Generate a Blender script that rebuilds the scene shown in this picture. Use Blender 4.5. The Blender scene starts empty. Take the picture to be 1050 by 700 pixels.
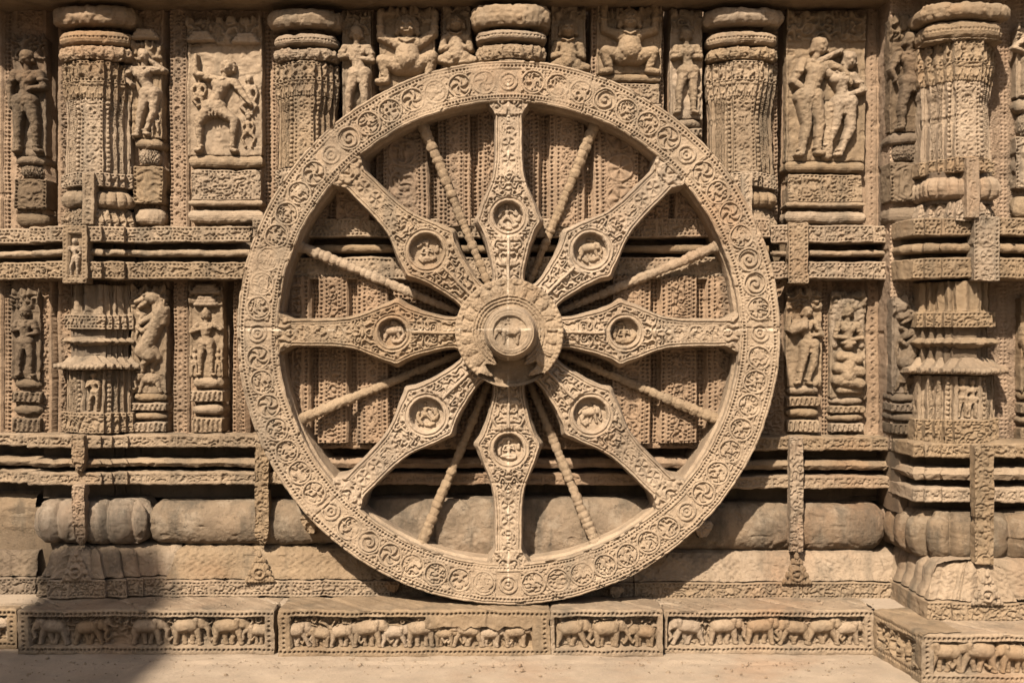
import bpy, math, random
import numpy as np
from mathutils import Matrix, Vector
R = math.radians
random.seed(7)
K = 0.0053          # metres per work unit (a work unit is about one photo pixel at the plinth front)
D0 = 1226.0         # distance camera - plinth front, work units
CX, CY, GZ = 525.0, 350.0, 321.0

# ------------------------------------------------------------------ camera, sky, sun, exposure
scene = bpy.context.scene
COL = scene.collection
cam_d = bpy.data.cameras.new('camera'); cam = bpy.data.objects.new('camera', cam_d); COL.objects.link(cam)
cam.location = (0, -D0*K, GZ*K); cam.rotation_euler = (R(90), 0, 0)
cam_d.sensor_width = 36; cam_d.lens = 36*D0/1050.0
cam_d.clip_start = 0.05; cam_d.clip_end = 2000
scene.camera = cam
SUN_AZ, SUN_EL = 20.0, 43.0        # degrees left of the view axis (from behind the camera), height
world = bpy.data.worlds.new('World'); scene.world = world; world.use_nodes = True
wn = world.node_tree.nodes; wl = world.node_tree.links
bg = wn['Background']
sky = wn.new('ShaderNodeTexSky'); sky.sky_type = 'NISHITA'; sky.sun_disc = False
sky.sun_elevation = R(SUN_EL); sky.sun_rotation = R(180+SUN_AZ); sky.dust_density = 4.0; sky.air_density = 1.0; sky.ozone_density = 0.6
wl.new(sky.outputs[0], bg.inputs[0]); bg.inputs[1].default_value = 0.05
sd = bpy.data.lights.new('sun', 'SUN'); so = bpy.data.objects.new('sun', sd); COL.objects.link(so)
sd.energy = 5.0; sd.angle = R(0.8); sd.color = (1.0, 0.88, 0.735)
dirv = Vector((math.sin(R(SUN_AZ))*math.cos(R(SUN_EL)), math.cos(R(SUN_AZ))*math.cos(R(SUN_EL)), -math.sin(R(SUN_EL))))
so.rotation_euler = dirv.to_track_quat('-Z', 'Y').to_euler(); so.location = (-5, -12, 12)
scene.view_settings.view_transform = 'Standard'; scene.view_settings.look = 'None'
scene.view_settings.gamma = 1; scene.view_settings.exposure = 1.55
scene.view_settings.use_curve_mapping = False

# ------------------------------------------------------------------ materials
def stone(name, c1, c2, c3,  rough=0.9, bump=0.5, chalk=False, patch=0.5, scale=1.0, dirt=.6):
    c1, c2, c3 = [tuple(v*.84 for v in c) for c in (c1, c2, c3)]
    m = bpy.data.materials.new(name); m.use_nodes = True
    n = m.node_tree.nodes; l = m.node_tree.links
    b = n['Principled BSDF']; b.inputs['Roughness'].default_value = rough
    b.inputs['Specular IOR Level'].default_value = 0.2
    g = n.new('ShaderNodeNewGeometry')
    def noise(sc, det, rg=0.6):
        t = n.new('ShaderNodeTexNoise'); t.inputs['Scale'].default_value = sc*scale; t.inputs['Detail'].default_value = det
        t.inputs['Roughness'].default_value = rg; l.new(g.outputs['Position'], t.inputs['Vector']); return t
    def ramp(src, a, c, va=0, vc=1):
        r = n.new('ShaderNodeMapRange'); r.inputs['From Min'].default_value = a; r.inputs['From Max'].default_value = c
        r.inputs['To Min'].default_value = va; r.inputs['To Max'].default_value = vc
        l.new(src, r.inputs['Value']); return r.outputs[0]
    def mix(f, a, c, mode='MIX'):
        x = n.new('ShaderNodeMix'); x.data_type = 'RGBA'; x.blend_type = mode
        if isinstance(f, float): x.inputs[0].default_value = f
        else: l.new(f, x.inputs[0])
        for s, v in ((6, a), (7, c)):
            if isinstance(v, tuple): x.inputs[s].default_value = (*v, 1)
            else: l.new(v, x.inputs[s])
        return x.outputs[2]
    n1 = noise(2.3, 6); n2 = noise(7.5, 8, 0.7); n3 = noise(75, 5, 0.8); n4 = noise(1.1, 5); n5 = noise(260, 3, 0.7)
    c = mix(ramp(n1.outputs[0], .38, .62), c1, c2)
    c = mix(ramp(n2.outputs[0], .5, .72, 0, patch), c, c3)
    c = mix(ramp(n4.outputs[0], .56, .7, 0, .35), c, (c1[0]*1.0, c1[1]*.72, c1[2]*.52))      # iron-red stains
    c = mix(ramp(n3.outputs[0], .56, .74, 0, .5), c, (c2[0]*.5, c2[1]*.48, c2[2]*.45))
    c = mix(ramp(n3.outputs[0], .3, .44, .4, 0), c, (min(1, c1[0]*1.35), min(1, c1[1]*1.38), min(1, c1[2]*1.45)))
    # grey patina in streaks run down by rain, dark lichen specks, tone differing from block to block
    mp = n.new('ShaderNodeMapping'); mp.inputs['Scale'].default_value = (5.5, 5.5, 1.1); l.new(g.outputs['Position'], mp.inputs['Vector'])
    st = n.new('ShaderNodeTexNoise'); st.inputs['Scale'].default_value = 1.0; st.inputs['Detail'].default_value = 7; st.inputs['Roughness'].default_value = .68
    l.new(mp.outputs[0], st.inputs['Vector'])
    c = mix(ramp(st.outputs[0], .5, .68, 0, dirt), c, (c2[0]*.50, c2[1]*.56, c2[2]*.62))
    n6 = noise(24, 6, .8); c = mix(ramp(n6.outputs[0], .58, .68, 0, dirt*.9), c, (c2[0]*.36, c2[1]*.37, c2[2]*.38))
    oi = n.new('ShaderNodeObjectInfo'); v = ramp(oi.outputs['Random'], 0, 1, .84, 1.1)
    hv = n.new('ShaderNodeHueSaturation'); l.new(c, hv.inputs['Color']); l.new(v, hv.inputs['Value'])
    l.new(ramp(oi.outputs['Random'], 0, 1, 1.06, .86), hv.inputs['Saturation']); c = hv.outputs[0]
    if chalk:     # pale mortar lines along the joints through the wheel centre
        s = n.new('ShaderNodeSeparateXYZ'); l.new(g.outputs['Position'], s.inputs[0])
        def line(out, pos, wd):
            a = n.new('ShaderNodeMath'); a.operation = 'ADD'; a.inputs[1].default_value = -pos; l.new(out, a.inputs[0])
            w = n.new('ShaderNodeMath'); w.operation = 'MULTIPLY_ADD'; l.new(n2.outputs[0], w.inputs[0]); w.inputs[1].default_value = .012; w.inputs[2].default_value = -.006
            a2 = n.new('ShaderNodeMath'); a2.operation = 'ADD'; l.new(a.outputs[0], a2.inputs[0]); l.new(w.outputs[0], a2.inputs[1])
            a3 = n.new('ShaderNodeMath'); a3.operation = 'ABSOLUTE'; l.new(a2.outputs[0], a3.inputs[0])
            return ramp(a3.outputs[0], wd*.5, wd, 1, 0)
        m1 = line(s.outputs[2], chalk[1], .008); m2 = line(s.outputs[0], chalk[0], .007)
        mm = n.new('ShaderNodeMath'); mm.operation = 'MAXIMUM'; l.new(m1, mm.inputs[0]); l.new(m2, mm.inputs[1])
        gate = ramp(n2.outputs[0], .45, .62, 0, .28)
        mg = n.new('ShaderNodeMath'); mg.operation = 'MULTIPLY'; l.new(mm.outputs[0], mg.inputs[0]); l.new(gate, mg.inputs[1])
        c = mix(mg.outputs[0], c, (.74, .64, .5))
    l.new(c, b.inputs['Base Color'])
    ad = n.new('ShaderNodeMath'); ad.operation = 'MULTIPLY_ADD'; ad.inputs[1].default_value = .45
    l.new(n5.outputs[0], ad.inputs[0]); l.new(n3.outputs[0], ad.inputs[2])
    bp = n.new('ShaderNodeBump'); bp.inputs['Strength'].default_value = bump; bp.inputs['Distance'].default_value = .026
    l.new(ad.outputs[0], bp.inputs['Height']); l.new(bp.outputs[0], b.inputs['Normal'])
    return m
M_WHEEL = stone('pale_sandstone', (.29, .213, .14), (.205, .148, .096), (.36, .28, .198), chalk=((521-CX)*K, (350-338)*K+GZ*K), dirt=.55)
M_WALL = stone('ochre_sandstone', (.235, .168, .105), (.16, .113, .07), (.29, .222, .152), dirt=.75)
M_SHADE = stone('shaded_sandstone', (.135, .096, .06), (.09, .063, .04), (.18, .135, .09), dirt=.75)  # ochre stone darkened, shade painted into recesses, necks and dim niches
M_RED = stone('reddish_sandstone', (.235, .158, .098), (.165, .11, .068), (.29, .21, .14), dirt=.7)
M_SMOOTH = stone('worn_khondalite', (.22, .157, .1), (.12, .09, .06), (.30, .24, .172), bump=.7, patch=.85, dirt=.85)
M_FIG = stone('pale_carving_stone', (.28, .203, .13), (.205, .146, .092), (.34, .26, .18), bump=.6, dirt=.55)
M_GROUND = stone('dusty_paving', (.29, .22, .15), (.24, .18, .122), (.33, .26, .185), bump=.5, patch=.5, dirt=.25)

# ------------------------------------------------------------------ noise and carved patterns (work units)
def hsh(i, j, s=0):
    v = (i.astype(np.int64)*374761393 + j.astype(np.int64)*668265263 + s*1442695041) & 0xffffffff
    v = ((v ^ (v >> 13))*1274126177) & 0xffffffff
    return ((v ^ (v >> 16)) & 0xffff)/65535.0
def vn(x, y, s=0):
    i = np.floor(x); j = np.floor(y); fx = x-i; fy = y-j
    fx = fx*fx*(3-2*fx); fy = fy*fy*(3-2*fy)
    return ((hsh(i, j, s)*(1-fx)+hsh(i+1, j, s)*fx)*(1-fy) + (hsh(i, j+1, s)*(1-fx)+hsh(i+1, j+1, s)*fx)*fy)
def ss(a, b, x):
    t = np.clip((x-a)/(b-a), 0, 1); return t*t*(3-2*t)
def swirl(x, y, s=0, sc=7.5, k=3.0):
    n = vn(x/sc, y/sc, s)*.75 + vn(x/sc*2.1+5, y/sc*2.1, s+3)*.25
    return (.5+.5*np.sin(2*np.pi*n*k*1.3))**.8
def lattice(x, y, p=4.6):
    a = np.sin(np.pi*(x+y)/p)*np.sin(np.pi*(x-y)/p)
    return -2.6*ss(.05, .45, a)
def pits(x, v, vc, p=4.6, r=1.45, a=2.2):
    dx = np.mod(x, p)-p/2; dv = v-vc
    return -a*(1-ss(r*.55, r*1.15, np.sqrt(dx*dx+dv*dv)))
def domes(x, v, vc, p=5, r=2.2, a=1.8):
    dx = np.mod(x, p)-p/2; dv = v-vc
    return a*np.sqrt(np.clip(1-(dx*dx+dv*dv)/(r*r), 0, 1))
def rosettes(x, v, w, p=None, s=0):
    p = p or w*1.02; c = w/2
    i = np.floor(x/p); dx = x-(i+.5)*p; dv = v-c; d = np.sqrt(dx*dx+dv*dv); r = .43*w
    ang = np.arctan2(dv, dx); kind = hsh(i, i*0, s)
    out = 1.5*(1-ss(.9, 1.7, np.abs(d-r)))
    pet = np.where(kind > .5, 5, 6)
    flower = .9+.9*np.cos(ang*pet+kind*9)
    blob = swirl(x, v, s+2, sc=max(3.2, r*.55), k=1.7)*2.0
    ins = np.where(kind > .66, flower*ss(0, r*.2, d), blob)
    out = np.maximum(out, np.where(d < r-1.2, ins-.2, 0))
    stem = c + np.cos(np.pi*x/p)*r*.98
    out = np.maximum(out, np.where(d > r, 1.3*(1-ss(.7, 1.5, np.abs(v-stem))), 0))
    out = np.maximum(out, np.where(d > r+1.2, swirl(x, v, s+5, 4.0, 1.5)*1.2, 0))
    return out-1.3
def leafband(x, v, w, s=0):
    i = np.floor(x/(w*.9)); q = (x/(w*.9)-i)
    y = (v-w/2)/(w/2)
    a = np.abs(q-.5-.22*y)*w*.9
    h = 1.4*np.sin(a*1.7)**2 + .6*swirl(x, v, s, 4, 1.5)
    return h-1.2
def fringe(x, v, w, s=0):      # hanging loops and tassels; v from the bottom
    p = 9.0; i = np.floor(x/p); q = x/p-i-.5
    loop = w*.72 - w*.42*(1-4*q*q)
    h = 1.5*(1-ss(.8, 1.6, np.abs(v-loop)))
    h = np.maximum(h, 1.3*(v < loop-1)*(np.cos(q*2*np.pi*3) > .2)*1.0)
    h = np.maximum(h, 1.0*(v > w*.8)*swirl(x, v, s, 3.6, 1.4)*1.3)
    return h-1.1
def inner(kind, x, v, w, s):
    if kind == 'swirl': return swirl(x, v, s, 5.6, 2.2)*2.5-1.9
    if kind == 'fine': return swirl(x, v, s, 4.4, 1.9)*2.0-1.6
    if kind == 'rosette': return rosettes(x, v, w, None, s)
    if kind == 'lattice': return lattice(x, v)
    if kind == 'leaf': return leafband(x, v, w, s)*1.5
    if kind == 'fringe': return fringe(x, v, w, s)
    if kind == 'figures':
        i = np.floor(x/11); q = (x/11-i-.5)*11
        y = v/w; wob = 1.2*np.sin(y*9+i*2.1)
        body = 2.6-(np.abs(q-wob)/(2.3-1.1*np.abs(np.sin(y*7+i))))**2
        return np.clip(body, 0, 2.2) + swirl(x, v, s, 3.6, 1.4)*.8-1.6
    if kind == 'pits': return sum(pits(x, v, c) for c in np.arange(3, w-1, 4.6)) if w > 5 else pits(x, v, w/2)
    return x*0
def band(x, v, w, kind='swirl', s=0, border=True):
    """carved band running along x, v across 0..w"""
    out = np.zeros(np.broadcast(x, v).shape)
    ok = (v >= 0) & (v <= w)
    if border and w > 9:
        b = 4.0 if w > 13 else 2.6
        core = inner(kind, x, v-b, w-2*b, s)
        edge = np.minimum(v, w-v)
        h = np.where(edge < b, 0, core)
        if w > 13 and kind != 'fine': h = h + np.where(edge < b, pits(x, edge, b*.55, 4.4, 1.25, 2.0), 0)
    else: h = inner(kind, x, v, w, s)
    return np.where(ok, h, 0)+out

def warp(P, amp=1.0):
    x, y, z = P[..., 0], P[..., 1], P[..., 2]
    o = np.empty_like(P)
    for k, (a, f) in enumerate(((.55, .035), (.38, .11), (.22, .31))):
        for c in range(3):
            t = a*amp*np.sin(x*f*(1+.23*c)+z*f*.61+k*2.1+c*1.7+1.3*np.sin(z*f*1.31-y*f+c))*np.cos(z*f*(1.1-.17*c)+y*f*.8-x*f*.37+k+c*2.6+1.2*np.sin(x*f*.83))
            if k == 0: o[..., c] = P[..., c]+t
            else: o[..., c] += t
    # chips: rounded nicks here and there
    return o

# ------------------------------------------------------------------ objects
def mesh_from_grid(name, P, wrap_u=False, mask=None, wamp=1.0):
    n, m = P.shape[:2]
    V = warp(P, wamp).reshape(-1, 3)*K if wamp else P.reshape(-1, 3)*K
    iu = np.arange(n if wrap_u else n-1); iv = np.arange(m-1)
    I, J = np.meshgrid(iu, iv, indexing='ij'); I2 = (I+1) % n
    F = np.stack([I*m+J, I2*m+J, I2*m+J+1, I*m+J+1], -1).reshape(-1, 4)
    if mask is not None:
        keep = (mask[I, J] | mask[I2, J] | mask[I, J+1] | mask[I2, J+1]).reshape(-1)
        F = F[keep]
        used = np.unique(F); remap = np.zeros(len(V), np.int64); remap[used] = np.arange(len(used)); V = V[used]; F = remap[F]
    me = bpy.data.meshes.new(name)
    me.vertices.add(len(V)); me.loops.add(F.size); me.polygons.add(len(F))
    me.vertices.foreach_set('co', V.astype(np.float32).reshape(-1))
    me.loops.foreach_set('vertex_index', F.astype(np.int32).reshape(-1))
    me.polygons.foreach_set('loop_start', (np.arange(len(F))*4).astype(np.int32))
    me.update(calc_edges=True)
    return me
def link(name, me, mat, parent=None, origin=None):
    if origin is None: origin = ORG.get(parent.name) if parent else (0, 0, 0)
    me.transform(Matrix.Translation([-a for a in origin]))
    o = bpy.data.objects.new(name, me); COL.objects.link(o)
    me.materials.append(mat)
    if parent:
        o.parent = parent
        ORG[o.name] = origin
    else:
        o.location = origin; ORG[o.name] = origin
    return o
ORG = {}
def thing(name, label, cat, at=(0, 0, 0), group=None):
    o = bpy.data.objects.new(name, None); COL.objects.link(o); o.empty_display_size = .1
    loc = tuple(a*K for a in at); o.location = loc; ORG[o.name] = loc
    o['label'] = label; o['category'] = cat
    if group: o['group'] = group
    return o
def tag(o, label, cat, group=None):
    o['label'] = label; o['category'] = cat
    if group: o['group'] = group
    return o
def cx(px, d): return (px-CX)*(1+d/D0)
def cz(py, d): return (CY-py)*(1+d/D0)+GZ

def resample(pts, st, bev=.5):
    """returns segment index and t for each sample; corners kept and lightly bevelled"""
    seg, tt = [], []
    for i in range(len(pts)-1):
        L = math.dist(pts[i], pts[i+1])
        if L < 1e-6: continue
        n = max(1, int(round(L/st)))
        ts = list(np.linspace(0, 1, n+1))
        e = min(.25, bev/L)
        ts = sorted(set([0.0, e]+[t for t in ts if e*1.2 < t < 1-e*1.2]+[1-e]))
        for t in ts: seg.append(i); tt.append(t)
    seg.append(len(pts)-2); tt.append(1.0)
    return np.array(seg), np.array(tt)
def mould(name, path, prof, mat, parent=None, relief=None, extra=None, st=.8, vst=None, wamp=1.0, rough=0.0, bev=.5, origin=None, sides=False):
    """sweep: path = plan polyline (X, depth) left to right; prof = (offset, Z) bottom to top"""
    path = [p for i, p in enumerate(path) if i == 0 or math.dist(p, path[i-1]) > 1e-4]
    B = np.array(path, float); n = len(B)
    sn = []
    for i in range(n-1):
        dx, dd = B[i+1]-B[i]; L = math.hypot(dx, dd); sn.append((dd/L, -dx/L))
    sn = np.array(sn); Mv = np.zeros_like(B)
    Mv[0] = sn[0]; Mv[-1] = sn[-1]
    for i in range(1, n-1):
        a = sn[i-1]+sn[i]; q = max(.35, a@a/2)
        Mv[i] = a/q if a@a > .1 else sn[i]
        # unit-offset mitre
        Mv[i] = a/max(.4, (1+sn[i-1]@sn[i]))
    sg, t = resample(path, st, bev)
    t_ = t[:, None]
    b = B[sg]*(1-t_)+B[sg+1]*t_; mv = Mv[sg]*(1-t_)+Mv[sg+1]*t_; nn = sn[sg].copy()
    S = np.concatenate([[0], np.cumsum(np.hypot(*np.diff(b, axis=0).T))])
    Q = np.array(prof, float)
    sgv, tv = resample([tuple(q) for q in prof], vst or st, bev)
    tv_ = tv[:, None]
    q = Q[sgv]*(1-tv_)+Q[sgv+1]*tv_
    dq = Q[sgv+1]-Q[sgv]; dl = np.hypot(dq[:, 0], dq[:, 1])+1e-9
    no, nz = dq[:, 1]/dl, -dq[:, 0]/dl
    off = np.broadcast_to(q[None, :, 0], (len(b), len(q))).copy()
    Z = np.broadcast_to(q[None, :, 1], off.shape).copy()
    Sg = np.broadcast_to(S[:, None], off.shape)
    if extra is not None: off = off+extra(b[:, 0][:, None]+0*Z, Z, Sg)
    X = b[:, 0][:, None]+off*mv[:, 0][:, None]; Dp = b[:, 1][:, None]+off*mv[:, 1][:, None]
    h = np.zeros_like(off)
    if relief is not None:
        front = (np.abs(no) > .35)[None, :]
        h = relief(X, Z, Sg)*front*CARVE
        if not sides: h = h*(np.abs(nn[:, 0]) < .95)[:, None]
        if rough or True:
            h = h + (vn(X/9+Dp/9, Z/9, 3)-.5)*1.1 + (vn(X/2.6+Dp/3, Z/2.6, 4)-.5)*.5
            nick = ss(.80, .92, vn(X/13+Dp/17, Z/11, 9)); h = h-1.6*nick
    else:
        h = (vn(X/10+Dp/10, Z/7, 3)-.5)*1.4 + (vn(X/3+Dp/3, Z/3, 4)-.5)*.7
        h = h*(np.abs(no) > .2)[None, :]
    X = X+h*no[None, :]*nn[:, 0][:, None]; Dp = Dp+h*no[None, :]*nn[:, 1][:, None]; Z = Z+h*nz[None, :]
    me = mesh_from_grid(name, np.stack([X, Dp, Z], -1), wamp=wamp)
    return link(name, me, mat, parent, origin=origin)
CARVE = 1.25
def box_prof(z0, z1, back=-12, r=1.0, bulge=0):
    return [(back, z0), (-r, z0), (0, z0+r)]+([(bulge, (z0+z1)/2)] if bulge else [])+[(0, z1-r), (-r, z1), (back, z1)]
def round_prof(z0, z1, r, back=-12, n=8):
    zc = (z0+z1)/2; hz = (z1-z0)/2
    return [(back, z0)]+[(-r+r*math.cos(a), zc+hz*math.sin(a)) for a in np.linspace(-math.pi/2, math.pi/2, n)]+[(back, z1)]
def lozenge(z0, z1, r, back=-12):   # worn sloping moulding (eave-like)
    return [(back, z0), (-r, z0), (-1, z0+(z1-z0)*.35), (0, z0+(z1-z0)*.5), (-r*.7, z1-1), (-r*1.3, z1), (back, z1)]
def rect(x0, x1, d, back): return [(x0, back), (x0, d), (x1, d), (x1, back)]
def stepped(xc, hw, dfront, back, fr=((1, .0), (.78, .35), (.55, .7), (.34, 1))):
    """stepped plan symmetric about xc; fr: (half width fraction, depth fraction)"""
    L = [(xc-hw, back)]
    dep = 0
    side0 = dfront+(back-dfront)*.55
    for k, (w, f) in enumerate(fr):
        dd = side0+(dfront-side0)*f
        L.append((xc-hw*w, L[-1][1])) if k else None
        L.append((xc-hw*w, dd))
    Rr = [(2*xc-x, d) for x, d in reversed(L)]
    return L+Rr

# relief figures: tapered capsules rasterised to a height field standing out of the slab
def raster(caps, x0, x1, z0, z1, st):
    nx = max(4, int((x1-x0)/st)); nz = max(4, int((z1-z0)/st))
    xs = np.linspace(x0, x1, nx); zs = np.linspace(z0, z1, nz)
    H = np.full((nx, nz), -9.0)
    for (ax, az, ac, ar, bx, bz, bc, br) in caps:
        rm = max(ar, br)+st
        i0 = np.searchsorted(xs, min(ax, bx)-rm); i1 = np.searchsorted(xs, max(ax, bx)+rm)
        j0 = np.searchsorted(zs, min(az, bz)-rm); j1 = np.searchsorted(zs, max(az, bz)+rm)
        if i1 <= i0 or j1 <= j0: continue
        Xg, Zg = np.meshgrid(xs[i0:i1], zs[j0:j1], indexing='ij')
        vx, vz = bx-ax, bz-az; L2 = vx*vx+vz*vz+1e-9
        t = np.clip(((Xg-ax)*vx+(Zg-az)*vz)/L2, 0, 1)
        d2 = (Xg-ax-t*vx)**2+(Zg-az-t*vz)**2
        r = ar+(br-ar)*t; c = ac+(bc-ac)*t
        hh = np.where(d2 < r*r, c*1.15+1.25*np.sqrt(np.clip(r*r-d2, 0, None)), -9)
        H[i0:i1, j0:j1] = np.maximum(H[i0:i1, j0:j1], hh)
    return xs, zs, H
def figure(name, caps, dslab, mat, parent, st=.6, seed=0, carve=.8):
    C = np.array(caps)
    rm = max(C[:, 3].max(), C[:, 7].max())+2
    x0, x1 = min(C[:, 0].min(), C[:, 4].min())-rm, max(C[:, 0].max(), C[:, 4].max())+rm
    z0, z1 = min(C[:, 1].min(), C[:, 5].min())-rm, max(C[:, 1].max(), C[:, 5].max())+rm
    xs, zs, H = raster(caps, x0, x1, z0, z1, st)
    mask = H > -.5
    H = np.where(mask, H, -1.2)
    for _ in range(1):
        Hp = np.pad(H, 1, mode='edge')
        H = .4*H+.15*(Hp[:-2, 1:-1]+Hp[2:, 1:-1]+Hp[1:-1, :-2]+Hp[1:-1, 2:])
    Xg, Zg = np.meshgrid(xs, zs, indexing='ij')
    H = H+np.where(mask, (vn(Xg/3, Zg/3, seed)-.5)*carve*2+(vn(Xg/1.4, Zg/1.4, seed+4)-.5)*carve, 0)
    P = np.stack([Xg, dslab-H, Zg], -1)
    me = mesh_from_grid(name, P, mask=mask, wamp=.6)
    return link(name, me, mat, parent)
def human(x, z, H, pose=None, flip=1, female=False, crown='bun', seed=0):
    """x, z = midpoint between the feet; H height, work units"""
    J = dict(hip=(0, .5), chest=(0, .7), neck=(0, .83), head=(0, .915), ls=(-.12, .77), rs=(.12, .77), le=(-.17, .62), re=(.17, .62),
             lh=(-.13, .48), rh=(.13, .48), lk=(-.085, .27), rk=(.085, .27), lf=(-.085, .03), rf=(.085, .03))
    if pose: J.update(pose)
    out = []
    def c(a, ra, b, rb, da=.03, db=.03):
        ax, az = J[a] if isinstance(a, str) else a; bx, bz = J[b] if isinstance(b, str) else b
        out.append((x+flip*ax*H, z+az*H, da*H, ra*H, x+flip*bx*H, z+bz*H, db*H, rb*H))
    hx, hz = J['hip']; kx, kz = J['chest']; ex, ez = J['head']
    c((hx-.05, hz), .08, (hx+.05, hz), .08)
    c((hx, hz+.02), .075, ((hx+kx)/2, (hz+kz)/2+.01), .056 if female else .066)
    c(((hx+kx)/2, (hz+kz)/2+.01), .056 if female else .066, (kx, kz+.01), .083)
    c('ls', .042, 'rs', .042); c((kx-.05, kz+.03), .058, (kx+.05, kz+.03), .058)
    c('chest', .05, 'neck', .034); c('neck', .033, 'head', .036, .04, .05)
    c((ex, ez-.014), .055, (ex, ez+.02), .068, .05, .045)
    c((ex, ez+.005), .012, (ex, ez-.016), .015, .105, .11)          # nose
    for s in (-1, 1):
        c((ex+s*.02, ez+.014), .009, (ex+s*.026, ez+.013), .008, .098, .094)   # eyes
        c((ex+s*.058, ez+.01), .012, (ex+s*.062, ez-.028), .017, .05, .05)     # ears with earrings
    c((ex-.012, ez-.034), .007, (ex+.012, ez-.034), .007, .1, .1)   # mouth
    if female:
        for s in (-1, 1): c((kx+s*.043, kz+.01), .042, (kx+s*.044, kz+.008), .04, .075, .075)
    for a, b, e in (('ls', 'le', 'lh'), ('rs', 're', 'rh')):
        c(a, .043, b, .032, .04, .055); c(b, .033, e, .023, .055, .075); c(e, .024, (J[e][0]*1.03, J[e][1]-.015), .02, .075, .075)
        c(((J[a][0]*.5+J[b][0]*.5)-.01, J[a][1]*.5+J[b][1]*.5), .034, ((J[a][0]*.5+J[b][0]*.5)+.01, J[a][1]*.5+J[b][1]*.5), .034, .047, .047)
    for m_ in (-1, 1):      # armlets
        a, b = ('ls', 'le') if m_ < 0 else ('rs', 're'); mx, mz = (J[a][0]+J[b][0])/2, (J[a][1]+J[b][1])/2
        c((mx-.022, mz), .02, (mx+.022, mz), .02, .075, .075)
    for q, k, f in ((-.045, 'lk', 'lf'), (.045, 'rk', 'rf')):
        c((hx+q*1.1, hz-.02), .07, k, .042, .035, .055); c(k, .045, ((J[k][0]*.55+J[f][0]*.45), J[k][1]*.6+J[f][1]*.4), .04, .05, .045); c(k, .038, f, .027, .05, .04)
        c((J[f][0]-.02, J[f][1]+.035), .016, (J[f][0]+.02, J[f][1]+.035), .016, .055, .055)
        c(f, .026, (J[f][0]+(.045 if J[f][0] >= 0 else -.045), J[f][1]-.01), .02, .045, .06)
    c((hx-.075, hz+.035), .022, (hx+.075, hz+.035), .022, .085, .085)  # girdle
    for i in (-1, 0, 1): c((hx+i*.035, hz+.02), .012, (hx+i*.03, hz-.1), .012, .095, .085)
    c((kx-.04, kz+.085), .012, (kx, kz+.055), .014, .08, .1); c((kx, kz+.055), .014, (kx+.04, kz+.085), .012, .1, .08)
    if crown == 'bun': c((ex+.03, ez+.06), .035, (ex-.03, ez+.065), .04, .03, .03)
    elif crown == 'tall': c((ex, ez+.04), .05, (ex, ez+.13), .022, .04, .03)
    elif crown == 'curly':
        for a in range(9):
            t = R(200-a*27.5); c((ex+.06*math.cos(t), ez+.02+.055*math.sin(t)), .02, (ex+.07*math.cos(t), ez+.02+.06*math.sin(t)), .018, .05, .05)
    return out
def dwarf(x, z, H, seed=0, bust=False):
    out = []; rn = random.Random(seed)
    def c(ax, az, ar, bx, bz, br, da=.03, db=.03):
        out.append((x+ax*H, z+az*H, da*H, ar*H, x+bx*H, z+bz*H, db*H, br*H))
    if bust:
        c(-.13, .1, .13, .13, .1, .13); c(0, .15, .17, 0, .4, .14); c(-.14, .46, .08, .14, .46, .08)
        for q in (-1, 1):
            c(q*.2, .44, .075, q*.26, .24, .06, .04, .08); c(q*.26, .24, .058, q*.05, .3, .045, .08, .14); c(q*.05, .3, .05, q*.02, .34, .04, .15, .15)
            c(q*.18, .1, .09, q*.34, .06, .06, .03, .06); c(q*.34, .06, .06, q*.08, .0, .05, .08, .1)
        hz = .7; hr = .135
    else:
        c(-.12, .26, .14, .12, .26, .14); c(0, .34, .19, 0, .4, .17, .05, .04); c(-.12, .55, .1, .12, .55, .1); c(0, .5, .13, 0, .58, .1)
        for q in (-1, 1):
            t = rn.uniform(-.04, .04)
            c(q*.2, .58, .075, q*.36, .66+t, .06, .03, .05); c(q*.36, .66+t, .06, q*.37, .9, .045, .05, .05); c(q*.37, .9, .05, q*.36, .97, .06, .05, .03)
            c(q*.14, .25, .12, q*.34, .34+t, .085, .03, .08); c(q*.34, .34+t, .08, q*.28, .06, .055, .08, .05); c(q*.28, .05, .055, q*.4, .03, .045, .06, .06)
            c(q*.27, .1, .03, q*.33, .12, .03, .09, .09); c(q*.335, .78, .026, q*.4, .78, .026, .09, .09)
        c(-.1, .3, .03, .1, .3, .03, .17, .17); hz = .76; hr = .125
    c(0, hz-.02, hr*.92, 0, hz+.015, hr, .06, .05); c(0, hz+.01, .018, 0, hz-.025, .026, hr+.05, hr+.06)
    for q in (-1, 1):
        c(q*.045, hz+.03, .018, q*.06, hz+.028, .016, hr+.085, hr+.075); c(q*.05, hz+.055, .012, q*.075, hz+.05, .01, hr+.08, hr+.07)
        c(q*.13, hz+.01, .03, q*.14, hz-.07, .042, .05, .05); c(q*.05, hz-.035, .03, q*.06, hz-.04, .03, hr+.06, hr+.05)
    c(-.03, hz-.068, .013, .03, hz-.068, .013, hr+.06, hr+.06)
    for k in range(11):
        t = R(195-k*21); c(.125*math.cos(t), hz+.03+.115*math.sin(t), .036, .14*math.cos(t), hz+.03+.13*math.sin(t), .03, .06, .05)
    c(0, hz+.13, .06, 0, hz+.15, .045, .04, .04)
    c(-.1, hz-.17, .018, 0, hz-.22, .02, .15, .18); c(0, hz-.22, .02, .1, hz-.17, .018, .18, .15)
    return out
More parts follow.
